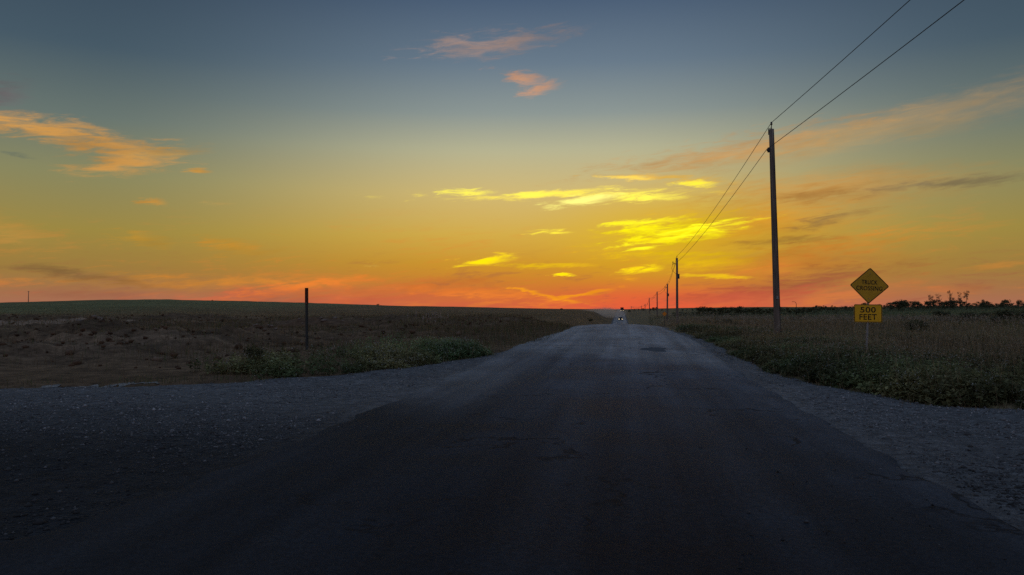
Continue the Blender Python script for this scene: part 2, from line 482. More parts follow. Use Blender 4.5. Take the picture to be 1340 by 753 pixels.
# asphalt: newer dark mat near, with vignette falloff painted in, older worn surface past the joint
M_road, n, out = new_mat('asphalt')
pos = n.n('ShaderNodeNewGeometry').outputs['Position']
sp = n.n('ShaderNodeSeparateXYZ'); n.l(pos, sp.inputs[0])
fa, _ = n.noise(pos, 130, 2, .6); fb, _ = n.noise(pos, .45, 5, .6, .4); fc, _ = n.noise(pos, 22, 4, .6)
st = n.vm('MULTIPLY', pos, (1.3, .05, 1)); fs, _ = n.noise(st, 1.0, 4, .6)
k = n.m('MULTIPLY', n.rng(fa, .3, .7, .45, 1.7, False), n.rng(fc, .3, .7, .72, 1.3, False))
k = n.m('MULTIPLY', k, n.rng(fb, .3, .7, .72, 1.3, False))
k = n.m('MULTIPLY', k, n.rng(fs, .3, .7, .66, 1.4, False))
jy = n.m('ADD', sp.outputs[1], n.m('MULTIPLY', n.m('SUBTRACT', fb, .5), 3.5))
jy = n.m('ADD', jy, n.m('MULTIPLY', sp.outputs[0], .9))
old = n.rng(jy, 21.0, 25.0)
older = n.rng(jy, 29, 33.0, 0, .6)
mid = n.m('POWER', n.rng(jy, 5.0, 24, 0, 1, False), 1.1)  # vignette falloff put into the colour, darkest close to the viewer
c_new_vignette = n.mix(mid, (.0118, .0150, .0205), (.094, .103, .122))
c = n.mix(old, c_new_vignette, (.17, .174, .184))
c = n.mix(older, c, (.25, .25, .255))
# wheel paths, and hairline cracks in the newer mat
wp = n.m('COSINE', n.m('MULTIPLY', n.m('ADD', sp.outputs[0], .55), 3.7))
c = n.mix(n.rng(wp, .2, 1, 0, .06), c, (.075, .080, .092))
vc = n.n('ShaderNodeTexVoronoi', feature='DISTANCE_TO_EDGE'); vc.inputs['Scale'].default_value = .42
wv = n.vm('ADD', pos, n.vm('SCALE', n.vm('SUBTRACT', n.noise(pos, 1.1, 4, .6)[1], (.5, .5, .5)), sc=1.6)); n.l(wv, vc.inputs['Vector'])
crack = n.m('MULTIPLY', n.rng(vc.outputs['Distance'], .022, .007), n.rng(fb, .5, .58))
c = n.mix(n.m('MULTIPLY', crack, .75), c, (.006, .006, .007))
# dust and grit carried in from both shoulders
lx = n.m('ABSOLUTE', n.m('ADD', sp.outputs[0], .55))
dust = n.rng(n.m('ADD', lx, n.m('MULTIPLY', n.m('SUBTRACT', fb, .5), 2.2)), 2.7, 3.9, 0, .3)
dust = n.m('MULTIPLY', dust, n.rng(jy, 9, 20)); c = n.mix(dust, c, (.12, .122, .126))
# fines spilled over the left edge from the turning, painted darker near for the vignette
le = n.rng(n.m('ADD', sp.outputs[0], n.m('ADD', n.m('MULTIPLY', n.m('SUBTRACT', fc, .5), 1.6), n.m('MULTIPLY', n.m('SUBTRACT', fb, .5), 1.6))), -1.3, -3.9, 0, .95)
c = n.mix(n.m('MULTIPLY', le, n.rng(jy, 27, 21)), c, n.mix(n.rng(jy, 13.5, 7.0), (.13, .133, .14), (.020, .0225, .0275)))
# scuffs and pale chips pressed into the surface
vo = n.n('ShaderNodeTexVoronoi'); vo.inputs['Scale'].default_value = 1.4; n.l(pos, vo.inputs['Vector'])
chip = n.m('MULTIPLY', n.m('LESS_THAN', vo.outputs['Distance'], .028), n.m('GREATER_THAN', n.n('ShaderNodeSeparateColor').outputs[0] if False else fb, .42))
c = n.mix(n.m('MULTIPLY', chip, .7), c, (.10, .10, .11))
sc_v = n.vm('MULTIPLY', pos, (1.1, 3.2, 1)); fsc, _ = n.noise(sc_v, .55, 3, .5)
c = n.mix(n.rng(fsc, .68, .76, 0, .35), c, (.055, .058, .066))
base = n.vm('SCALE', c, sc=k)
hh = n.m('ADD', fa, n.m('MULTIPLY', fc, 1.2))
principled(n, out, base, n.rng(fb, .3, .7,   .78, .95, False), .08, (hh, .55, .012))

def gravel_mat(name, c0, c1, c2, tracked_vignette=False):
    m, n, out = new_mat(name)
    pos = n.n('ShaderNodeNewGeometry').outputs['Position']
    v = n.n('ShaderNodeTexVoronoi'); v.inputs['Scale'].default_value = 26; n.l(pos, v.inputs['Vector'])
    v2 = n.n('ShaderNodeTexVoronoi'); v2.inputs['Scale'].default_value = 70; n.l(pos, v2.inputs['Vector'])
    s1 = n.n('ShaderNodeSeparateColor'); n.l(v.outputs['Color'], s1.inputs[0])
    fb, _ = n.noise(pos, .5, 5, .6); fc, _ = n.noise(pos, 5, 4, .6)
    c = n.mix(s1.outputs[0], c0, c1)
    c = n.mix(n.rng(fb, .42, .68), c, c2)
    if tracked_vignette:   # dark packed surface of the turnings, with vignette falloff painted in towards the viewer
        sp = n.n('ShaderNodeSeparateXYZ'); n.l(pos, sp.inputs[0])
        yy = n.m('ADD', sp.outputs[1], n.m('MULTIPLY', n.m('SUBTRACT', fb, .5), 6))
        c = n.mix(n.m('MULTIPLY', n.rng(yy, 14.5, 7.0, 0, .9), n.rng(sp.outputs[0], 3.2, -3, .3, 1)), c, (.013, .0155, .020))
    k = n.m('MULTIPLY', n.rng(fc, .3, .7, .6, 1.35, False), n.rng(v2.outputs['Distance'], 0, .8, 1.25, .55, False))
    base = n.vm('SCALE', c, sc=k)
    hh = n.m('MULTIPLY_ADD', v.outputs['Distance'], -1.0, n.m('MULTIPLY', fc, .7))
    principled(n, out, base, .92, .12, (hh, .9, .03))
    return m
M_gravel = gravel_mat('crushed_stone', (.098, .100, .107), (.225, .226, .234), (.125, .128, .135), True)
M_pale = gravel_mat('pale_stone', (.22, .21, .20), (.36, .35, .33), (.18, .17, .16))
M_stone = attr_mat('loose_stones', .9, 0, .15)
M_plant = attr_mat('leaves_and_stems', .75, .35, .12)
M_tree = attr_mat('tree_leaves', .8, .4, .1)

# weathered pole timber
def timber(name, c):
    m, n, out = new_mat(name)
    pos = n.n('ShaderNodeTexCoord').outputs['Object']
    v = n.vm('MULTIPLY', pos, (22, 22, .9)); f, _ = n.noise(v, 1.0, 5, .65)
    v2 = n.vm('MULTIPLY', pos, (60, 60, 1.2)); f2, _ = n.noise(v2, 1.0, 3, .6)
    k = n.m('MULTIPLY', n.rng(f, .3, .7, .5, 1.45, False), n.rng(f2, .35, .65, .75, 1.25, False))
    principled(n, out, n.vm('SCALE', tuple(c), sc=k), .9, .15, (n.m('ADD', f, f2), .5, .015))
    return m
M_timber = timber('weathered_timber', (.185, .15, .128))
M_steel = plain('galvanised_steel', (.30, .30, .30), .6, .4, .25, 20, .3)
M_dsteel = plain('dark_painted_steel', (.045, .05, .05), .7, .3, .3, 12)
M_rsteel = plain('rusty_steel', (.10, .035, .022), .85, .2, .4, 16)
M_wire = plain('aluminium_conductor', (.05, .05, .055), .6, .4, .1, 5)
M_porc = plain('brown_porcelain', (.06, .035, .028), .3, .5, .15, 10)
M_yel_old = plain('faded_yellow_sheeting', (.66, .36, .015), .5, .4, .12, 5)
M_yel = plain('bright_yellow_sheeting', (.95, .51, .01), .45, .4, .06, 5)
M_black = plain('black_sign_ink', (.012, .011, .010), .6, .3, .2, 20)

# ------------------------------------------------------------------ ground
def make_ground():
    A = np.concatenate([np.arange(-180, -58, 3.0), np.arange(-58, 44, .25), np.arange(44, 180, 3.0)])
    A = np.radians(A)
    rr = [0.6]
    while rr[-1] < 9000: rr.append(rr[-1] * (1.019 if rr[-1] < 150 else 1.035))
    rr = np.array(rr)
    na, nr = len(A), len(rr)
    aa, r2 = np.meshgrid(A, rr, indexing='ij')
    x = (np.sin(aa) * r2).ravel(); y = (np.cos(aa) * r2).ravel()
    s = edge_sdf(x, y)
    z = B(x, y) + micro(x, y) * sstep(.2, -2.0, s) - .14 * sstep(-.25, .35, s) + .03 * sstep(0, -.6, s)
    # natural colours of soil and cover
    soil = np.array([.115, .074, .044]); stub = np.array([.150, .100, .054]); turf = np.array([.16, .125, .072]); green = np.array([.09, .098, .044])
    c = np.zeros((len(x), 3))
    left = x < 0
    dg = dug(x, y)
    far = sstep(70, 130, y)
    greenside = sstep(-60, -170, x)[:, None] * .8
    cl = soil * (1 - far)[:, None] + (stub * (1 - greenside) + green * 1.5 * greenside) * far[:, None]
    pale = sstep(.62, .72, fbm(x * .03 + 5, y * .05, 3))[:, None] * (dg * .3)[:, None]
    cl = cl * (1 - pale) + np.array([.10, .073, .054]) * pale
    bc = ground(18, 427); bare = sstep(1.15, .85, np.hypot((x - bc.x) / 9., (y - bc.y) / 13.) + (fbm(x * .3, y * .3, 3) - .5) * .5)[:, None]
    cl = cl * (1 - bare) + np.array([.24, .165, .115]) * bare
    streak = (.35 + 1.5 * fbm(x * .16 + 2, y * .7, 4))[:, None]
    cl = cl * (streak * dg[:, None] + (.72 + .56 * fbm(x * .02, y * .05 + 4, 4))[:, None] * (1 - dg[:, None]))
    gr = sstep(20, 90, x)[:, None]
    cr_ = turf * (1 - gr) + green * gr
    nn = fbm(x * .04, y * .04, 4)[:, None]
    cr_ = cr_ * (.75 + .5 * nn)
    c[left] = cl[left]; c[~left] = cr_[~left]
    i, j = np.meshgrid(np.arange(na), np.arange(nr - 1), indexing='ij')
    i2 = (i + 1) % na
    F = np.stack([i * nr + j, i * nr + j + 1, i2 * nr + j + 1, i2 * nr + j], -1).reshape(-1, 4)
    V = np.stack([x, y, z], -1)
    # close the hole under the viewer
    V = np.vstack([V, [[0, 0, Bz(0, 0) - .14]]]); c = np.vstack([c, c[:1]])
    o = link('ground', npmesh('ground', V, F, c, True), M_ground)
    tag(o, kind='structure'); return o
make_ground()

def grid_sheet(name, xs, ys, zf, m, keep=None):
    X, Y = np.meshgrid(xs, ys, indexing='ij'); sh = X.shape
    x = X.ravel(); y = Y.ravel(); z = zf(x, y)
    i, j = np.meshgrid(np.arange(sh[0] - 1), np.arange(sh[1] - 1), indexing='ij')
    F = np.stack([i * sh[1] + j, (i + 1) * sh[1] + j, (i + 1) * sh[1] + j + 1, i * sh[1] + j + 1], -1).reshape(-1, 4)
    V = np.stack([x, y, z], -1)
    if keep is not None:
        kf = keep(x, y)[F].any(1); F = F[kf]
        u = np.unique(F); mp_ = np.full(len(V), -1); mp_[u] = np.arange(len(u)); V = V[u]; F = mp_[F]
    o = link(name, npmesh(name, V, F, None, True), m)
    tag(o, kind='structure'); return o

def gravel_z(x, y):
    s = edge_sdf(x, y)
    rut = (fbm(x * .8, y * .35 + 7, 4) - .5) * .05
    return B(x, y) + rut * sstep(0, 1, s) - .16 * sstep(.15, -.5, s)
gx = np.concatenate([np.arange(-100, -24, 1.0), np.arange(-24, 16, .22), np.arange(16, 80, 1.0)])
gy = np.concatenate([np.arange(-30, 2, 1.0), np.arange(2, 34, .22), np.arange(34, 70, .6), np.arange(70, 700, 8.0), np.arange(700, 2900, 60.0)])
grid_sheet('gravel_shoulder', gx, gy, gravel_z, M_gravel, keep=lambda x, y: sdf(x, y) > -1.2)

# road: crowned strip with crumbled edges
XL, XR = -4.0, 2.95
def make_road():
    ys = np.concatenate([np.arange(-40, 2, 1.0), np.arange(2, 40, .2), np.arange(40, 80, .5), np.arange(80, 700, 5.0), np.arange(700, 2900, 50.0)])
    us = np.array([0, .012, .03, .07, .13, .2, .3, .4, .5, .6, .7, .8, .87, .93, .97, .988, 1])
    wl = XL + (fbm(ys * 1.7, ys * 0 + 3, 4) - .5) * .3 + .95 * sstep(26, 46, ys)
    wr = XR + (fbm(ys * 1.9, ys * 0 + 11, 4) - .5) * .26 + .2 * sstep(20, 30, ys) - .55 * sstep(32, 46, ys)
    wl = wl - .5 * sstep(8, 2, ys)
    X = wl[:, None] + (wr - wl)[:, None] * us[None]
    Y = np.repeat(ys[:, None], len(us), 1)
    prof = np.array([-.05, .012, .026, .032, .038, .045, .054, .06, .062, .06, .054, .045, .038, .032, .026, .012, -.05])
    und = (fbm(X * .35, Y * .22, 3) - .5) * .05 * sstep(0, .2, np.minimum(us, 1 - us))[None]
    hump = .03 * np.exp(-((Y + X * .9 - 25.6) / 1.1) ** 2)
    crown = .11 * (1 - (2 * us - 1) ** 2)[None] * sstep(22, 45, ys)[:, None]
    Z = B(X.ravel(), Y.ravel()).reshape(X.shape) + crown + prof[None] + und + .004 + hump
    ny, nu = X.shape
    i, j = np.meshgrid(np.arange(ny - 1), np.arange(nu - 1), indexing='ij')
    F = np.stack([i * nu + j, i * nu + j + 1, (i + 1) * nu + j + 1, (i + 1) * nu + j], -1).reshape(-1, 4)
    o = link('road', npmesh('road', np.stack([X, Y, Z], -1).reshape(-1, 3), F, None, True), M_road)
    tag(o, kind='structure')
    def z_of(x, y):
        i = int(np.clip(np.searchsorted(ys, y), 1, ny - 1)); t = (y - ys[i - 1]) / (ys[i] - ys[i - 1])
        return float(np.interp(x, X[i - 1], Z[i - 1]) * (1 - t) + np.interp(x, X[i], Z[i]) * t)
    return z_of
road_z = make_road()

# dark worn patch in the old pavement
pc = ground(857, 460)
def blob_sheet(name, c, rx, ry, m, dz, n=28, rings=5, seed=1):
    rg = np.random.default_rng(seed); ph = rg.random(4) * 6.28
    V = [(c[0], c[1], road_z(*c) + dz)]; F = [(0, 1 + k, 1 + (k + 1) % n) for k in range(n)]
    for r_ in range(1, rings + 1):
        for k in range(n):
            a = 2 * math.pi * k / n
            q = (1 + .18 * math.sin(3 * a + ph[0]) + .12 * math.sin(5 * a + ph[1]) + .08 * math.sin(9 * a + ph[2])) * r_ / rings
            x, y = c[0] + rx * q * math.cos(a), c[1] + ry * q * math.sin(a)
            V.append((x, y, road_z(x, y) + dz))
    F += [(1 + r_ * n + k, 1 + (r_ + 1) * n + k, 1 + (r_ + 1) * n + (k + 1) % n, 1 + r_ * n + (k + 1) % n) for r_ in range(rings - 1) for k in range(n)]
    me = bpy.data.meshes.new(name); me.from_pydata(V, [], F); me.update()
    return tag(link(name, me, m), kind='structure')
M_tar = plain('fresh_tar', (.10, .103, .11), 1, .0, .3, 6)
blob_sheet('tar_patch', (pc.x, pc.y), .40, 1.0, M_tar, .006, seed=5)

# pale crushed limestone strip along the far side of the left turning
def gz(x, y):
    s = edge_sdf(x, y)
    return B(x, y) + micro(x, y) * sstep(.2, -2.0, s) - .14 * sstep(-.25, .35, s) + .03 * sstep(0, -.6, s)

def pale_strip():
    a, b = ground(20, 508), ground(214, 503.5)
    N, K = 110, 5
    t = np.linspace(0, 1, N + 1); x0 = a.x + (b.x - a.x) * t; y0 = a.y + (b.y - a.y) * t
    w = np.maximum(fbm(t * 14, t * 0 + 2, 3) - .36, 0) * 1.7 * np.minimum(1, np.minimum(6 * t + .1, 6 * (1 - t)))
    off = (fbm(t * 7, t * 0 + 8, 3) - .5) * .5 + .1
    q = np.linspace(-.5, .5, K)
    X = np.repeat(x0[:, None], K, 1); Y = y0[:, None] + off[:, None] + w[:, None] * q[None]
    Z = np.maximum(gz(X.ravel(), Y.ravel()), gravel_z(X.ravel(), Y.ravel())).reshape(X.shape) + .007
    i, j = np.meshgrid(np.arange(N), np.arange(K - 1), indexing='ij')
    F = np.stack([i * K + j, (i + 1) * K + j, (i + 1) * K + j + 1, i * K + j + 1], -1).reshape(-1, 4)
    F = F[(w[F // K] > .02).all(1)]
    tag(link('pale_gravel_strip', npmesh('pale_gravel_strip', np.stack([X, Y, Z], -1).reshape(-1, 3), F), M_pale), kind='structure')
pale_strip()

# ------------------------------------------------------------------ loose stones and clods
OCT = np.array([[1, 0, 0], [-1, 0, 0], [0, 1, 0], [0, -1, 0], [0, 0, 1], [0, 0, -1]], float)
OCF = np.array([[0, 2, 4], [2, 1, 4], [1, 3, 4], [3, 0, 4], [2, 0, 5], [1, 2, 5], [3, 1, 5], [0, 3, 5]])
phi = (1 + 5 ** .5) / 2
ICO = np.array([[-1, phi, 0], [1, phi, 0], [-1, -phi, 0], [1, -phi, 0], [0, -1, phi], [0, 1, phi], [0, -1, -phi], [0, 1, -phi], [phi, 0, -1], [phi, 0, 1], [-phi, 0, -1], [-phi, 0, 1]]) / 1.9
ICF = np.array([[0, 11, 5], [0, 5, 1], [0, 1, 7], [0, 7, 10], [0, 10, 11], [1, 5, 9], [5, 11, 4], [11, 10, 2], [10, 7, 6], [7, 1, 8], [3, 9, 4], [3, 4, 2], [3, 2, 6], [3, 6, 8], [3, 8, 9], [4, 9, 5], [2, 4, 11], [6, 2, 10], [8, 6, 7], [9, 8, 1]])
def lumps(name, P, size, cols, TV, TF, flat=.65, label=None, cat=None):
    N = len(P); k = len(TV)
    V = TV[None] * (1 + rng.uniform(-.35, .35, (N, k, 3)))
    a = rng.uniform(0, 6.28, N); ca, sa = np.cos(a)[:, None], np.sin(a)[:, None]
    V = np.stack([V[..., 0] * ca - V[..., 1] * sa, V[..., 0] * sa + V[..., 1] * ca, V[..., 2] * flat], -1)
    V = V * size[:, None, None] + P[:, None]
    F = TF[None] + (np.arange(N) * k)[:, None, None]
    C = np.repeat(cols[:, None], k, 1).reshape(-1, 3)
    o = link(name, npmesh(name, V.reshape(-1, 3), F.reshape(-1, 3), C), M_stone)
    return tag(o, label, cat, kind='stuff')

def gravel_stones():
    N = 230000
    r_ = 3.5 * np.exp(rng.uniform(0, math.log(60 / 3.5), N)); a = np.radians(rng.uniform(-60, 48, N))
    x, y = np.sin(a) * r_, np.cos(a) * r_
    ok = (y > 2.5)
    x, y = x[ok], y[ok]
    s = edge_sdf(x, y)
    inroad = np.minimum(x - XL, XR - x)
    dens = np.where(inroad > .3, .03, np.where(inroad > -.2, .18, 1.0)) * (.1 + 1.5 * sstep(.3, .7, fbm(x * .5, y * .5, 4)))
    dens *= np.where(y > 45, .3, 1) * np.where(x < 0, .22 + .78 * sstep(6, 11, y), 1)
    ok = (s > -.15) & (rng.random(len(x)) < dens)
    x, y, inroad = x[ok], y[ok], inroad[ok]
    size = np.clip(rng.lognormal(math.log(.0105), .5, len(x)), .005, .045)
    size *= np.where(inroad > -.1, .5, 1) * (1 + .25 * sstep(10, 30, y))
    z = gravel_z(x, y) + size * .15 + .048 * sstep(0, .55, inroad)
    tone = np.clip(rng.lognormal(math.log(.15), .42, len(x)), .04, .38) * (.3 + .7 * sstep(6, 13, y))  # stones darken towards the viewer by the same painted falloff
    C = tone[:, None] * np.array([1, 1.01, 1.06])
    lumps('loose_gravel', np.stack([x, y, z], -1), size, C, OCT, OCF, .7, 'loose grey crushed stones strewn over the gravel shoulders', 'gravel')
gravel_stones()

def field_clods():
    N = 30000
    x = -5 - 95 * rng.random(N) ** 1.3; y = 17 + 100 * rng.random(N) ** 1.5
    keep = (edge_sdf(x, y) < -.6) & (rng.random(N) < dug(x, y) * (.15 + 1.4 * np.maximum(fbm(x * .12, y * .18, 3) - .3, 0)))
    x, y = x[keep], y[keep]
    size = np.clip(rng.lognormal(math.log(.06), .5, len(x)), .03, .26)
    z = B(x, y) + micro(x, y) + size * .25 + .03
    pale = rng.random(len(x)) < .12
    C = np.where(pale[:, None], np.array([.15, .105, .075]), np.array([.085, .050, .031])) * rng.uniform(.6, 1.4, (len(x), 1))
    lumps('soil_clods', np.stack([x, y, z], -1), size, C, ICO, ICF, .7, 'broken brown clods of earth strewn over the dug field', 'soil')
field_clods()

# ------------------------------------------------------------------ plants
class Plants:
    def __init__(s): s.V = []; s.F = []; s.C = []; s.n = 0
    def push(s, V, F, C):
        """V (N,k,3) F (m,3) C (N,k,3)"""
        N, k = V.shape[:2]
        s.V.append(V.reshape(-1, 3)); s.C.append(C.reshape(-1, 3))
        s.F.append((F[None] + (np.arange(N) * k)[:, None, None]).reshape(-1, 3) + s.n); s.n += N * k
    def blades(s, P, h, w, C, lean=.35):
        N = len(P); a = rng.uniform(0, 6.28, N); f = rng.uniform(0, 6.28, N)
        d = np.stack([np.cos(a), np.sin(a), 0 * a], -1); side = np.stack([np.cos(f), np.sin(f), 0 * f], -1) * (w / 2)[:, None]
        l = (h * rng.uniform(.1, 1, N) * lean)[:, None]
        up = np.array([0, 0, 1.])
        m_ = P + up * (h * .55)[:, None] + d * l * .35
        t = P + up * h[:, None] * rng.uniform(.85, 1, (N, 1)) + d * l
        V = np.stack([P - side, P + side, m_ - side * .8, m_ + side * .8, t], 1)
        Cc = np.repeat(C[:, None], 5, 1)
        s.push(V, np.array([[0, 1, 3], [0, 3, 2], [2, 3, 4]]), Cc)
    def leaves(s, P, L, w, C, up=.35):
        """diamond leaves pointing outward from P"""
        N = len(P); a = rng.uniform(0, 6.28, N); e = rng.normal(up, .45, N)
        d = np.stack([np.cos(a) * np.cos(e), np.sin(a) * np.cos(e), np.sin(e)], -1)
        q = np.stack([-np.sin(a), np.cos(a), rng.uniform(-.5, .5, N)], -1)
        mid = P + d * (L * .5)[:, None]
        V = np.stack([P, mid + q * (w / 2)[:, None], P + d * L[:, None] - np.array([0, 0, 1]) * (L * .15)[:, None], mid - q * (w / 2)[:, None]], 1)
        s.push(V, np.array([[0, 1, 2], [0, 2, 3]]), np.repeat(C[:, None], 4, 1))
    def build(s, name, m, label, cat):
        me = npmesh(name, np.vstack(s.V), np.vstack(s.F), np.vstack(s.C))
        return tag(link(name, me, m), label, cat, kind='stuff')

def scatter(N, r0, r1, a0, a1, power=1.0):
    r_ = r0 * (r1 / r0) ** (rng.random(N) ** power); a = np.radians(rng.uniform(a0, a1, N))
    return np.sin(a) * r_, np.cos(a) * r_, r_

DRY = np.array([.33, .25, .155]); DRY2 = np.array([.225, .175, .112]); GRN = np.array([.105, .135, .058]); DGRN = np.array([.026, .040, .018])

def field_grass_right():
    p = Plants()
    x, y, r_ = scatter(150000, 11, 330, 2, 47)
    nz = fbm(x * .12, y * .12, 4); s = edge_sdf(x, y)
    ok = (x > 3) & (s < -.05) & (rng.random(len(x)) < .35 + 1.1 * nz)
    x, y, r_, nz, s = x[ok], y[ok], r_[ok], nz[ok], s[ok]
    lodw = np.clip(r_ / 22, .5, 9)
    h = (.12 + .42 * nz * rng.uniform(.4, 1.4, len(x))) * (1 + .35 * np.clip(r_ / 150, 0, 1)) * (.45 + .55 * sstep(0, -1.5, s))
    w = .009 * lodw * rng.uniform(.6, 1.5, len(x))
    h *= 1 - .6 * sstep(11, 8, x) * sstep(22, 27, y) * (1 - sstep(38, 44, y))
    g_ = np.clip(.38 + sstep(12, 50, x) * .6 + (fbm(x * .05 + 30, y * .05, 3) - .5) * 1.8, 0, 1)[:, None]
    C = (DRY2 * (1 - g_) + GRN * .8 * g_) * rng.uniform(.35, 1.7, (len(x), 1))
    C = C * (.35 + 1.3 * fbm(x * .13 + 50, y * .09, 4))[:, None]
    h *= .55 + .9 * fbm(x * .3 + 70, y * .3, 3)
    bl = rng.random(len(x)) < .12
    C[bl] = DRY * rng.uniform(.8, 1.5, (bl.sum(), 1))
    p.blades(np.stack([x, y, gz(x, y)], -1), h, w, C)
    # dry seed heads standing above the grass
    x, y, r_ = scatter(11000, 13, 140, 2, 46)
    ok = (x > 3) & (edge_sdf(x, y) < -.6); x, y, r_ = x[ok], y[ok], r_[ok]
    z = gz(x, y); h = rng.uniform(.5, .95, len(x)); lod = np.clip(r_ / 30, .7, 4)
    P = np.stack([x, y, z], -1)
    p.blades(P, h, .008 * lod, np.repeat((DRY * .8)[None], len(x), 0), .2)
    for q in range(4):
        T = P + np.stack([rng.normal(0, .02, len(x)), rng.normal(0, .02, len(x)), h * rng.uniform(.8, 1.0, len(x))], -1)
        p.leaves(T, rng.uniform(.03, .07, len(x)) * lod, .022 * lod, np.array([.30, .25, .19]) * rng.uniform(.4, 1.5, (len(x), 1)), .8)
    p.build('dry_field_grass', M_plant, 'tall dry brown and green grass filling the field behind the road sign', 'grass')
field_grass_right()

def field_grass_left():
    p = Plants()
    x, y, r_ = scatter(150000, 17, 330, -56, -1)
    nz = fbm(x * .16 + 3, y * .16, 4); s = edge_sdf(x, y)
    verge = sstep(-13, -5, x - (y - 26) * -.12) * sstep(24, 30, y)
    dens = (.22 * dug(x, y) + .6 * sstep(85, 120, y) + .9 * verge + .8 * sstep(-45, -25, x) * sstep(34, 44, y) * (1 - sstep(140, 200, y))) * (.3 + 1.3 * nz)
    ok = (x < -3) & (s < 0) & (rng.random(len(x)) < dens)
    x, y, r_, nz, s = x[ok], y[ok], r_[ok], nz[ok], s[ok]
    far = sstep(80, 120, y)
    h = (.14 + .4 * nz * rng.uniform(.4, 1.3, len(x))) * (1 - .35 * far) * (.45 + .55 * sstep(0, -1.2, s))
    w = .008 * np.clip(r_ / 20, .6, 9) * rng.uniform(.6, 1.5, len(x))
    C = (DRY * .68 * (.75 + .3 * far[:, None])) * rng.uniform(.5, 1.4, (len(x), 1))
    gsel = rng.random(len(x)) < .22 + .5 * sstep(-80, -170, x)
    C[gsel] = GRN * rng.uniform(.6, 1.3, (gsel.sum(), 1))
    p.blades(np.stack([x, y, gz(x, y)], -1), h, w, C)
    # pale feathery stalks
    c = ground(562, 432)
    for k in range(16):
        q = np.array([[c.x + rng.normal(0, .55), c.y + rng.normal(0, .5), 0]]); q[:, 2] = gz(q[:, 0], q[:, 1])
        hh_ = rng.uniform(.5, 1.05); p.blades(q, np.array([hh_]), np.array([.014]), DRY[None] * 1.2, .15)
        for t in range(10):
            p.leaves(q + [[0, 0, hh_ * rng.uniform(.7, 1)]], np.array([.13]), np.array([.05]), np.array([[.42, .37, .34]]) * rng.uniform(.6, 1.2), 1.1)
    p.build('dry_verge_grass', M_plant, 'short dry brown grass and stubble on the field left of the road', 'grass')
field_grass_left()

def weed_bank(name, label, N, region, hmax, flower, gmix, lum=1.0):
    """broad leaved weeds with little white flowers"""
    p = Plants()
    x, y, dens, hs = region(N)
    dens = dens * (.10 + .90 * sstep(.34, .56, fbm(x * .55 + 20, y * .55, 3)))
    ok = rng.random(len(x)) < dens; x, y, hs = x[ok], y[ok], hs[ok]
    s = edge_sdf(x, y); ok = s < .1; x, y, hs, s = x[ok], y[ok], hs[ok], s[ok]
    P = np.stack([x, y, gz(x, y)], -1)
    h = hmax * hs * rng.uniform(.45, 1.1, len(x)) * (.35 + .65 * sstep(.1, -.9, s))
    tone = (fbm(x * .45, y * .45, 3) * 1.9 + .05)[:, None] * rng.uniform(.65, 1.35, (len(x), 1))
    g_ = np.clip(gmix + (fbm(x * .3 + 8, y * .3, 3) - .5) * 1.6, 0, 1)[:, None]
    C = (np.array([.21, .155, .075]) * (1 - g_) + np.array([.10, .142, .062]) * g_) * tone * lum
    lean = rng.normal(0, .12, (len(x), 2))
    # dead stalks and thin grass mixed in, and a ragged fringe out onto the gravel
    st = rng.random(len(x)) < .35
    p.blades(P[st] + rng.normal(0, .15, (st.sum(), 3)) * np.array([1, 1, 0]), h[st] * rng.uniform(.9, 1.7, st.sum()), np.full(st.sum(), .009), DRY * rng.uniform(.4, 1.2, (st.sum(), 1)), .45)
    p.blades(P, h, np.full(len(x), .012), C * .7, .2)
    for q in range(11):
        t = rng.uniform(.12, 1.0, len(x))
        Q = P + np.stack([lean[:, 0] * t * h * 1.5 + rng.normal(0, .03, len(x)), lean[:, 1] * t * h * 1.5 + rng.normal(0, .03, len(x)), h * t], -1)
        L = rng.uniform(.07, .16, len(x)) * (1.15 - .5 * t)
        p.leaves(Q, L, L * rng.uniform(.35, .6, len(x)), C * (.75 + .5 * rng.random((len(x), 1))), .3)
    fl = rng.random(len(x)) < flower * (.2 + 1.6 * fbm(x * .4 + 3, y * .4, 3))
    for q in range(5):
        Q = P[fl] + np.stack([rng.normal(0, .07, fl.sum()), rng.normal(0, .07, fl.sum()), h[fl] * rng.uniform(.85, 1.1, fl.sum())], -1)
        p.leaves(Q, np.full(fl.sum(), .026), np.full(fl.sum(), .026), np.array([.50, .50, .46]) * rng.uniform(.5, 1.1, (fl.sum(), 1)), .9)
    p.build(name, M_plant, label, 'weeds')

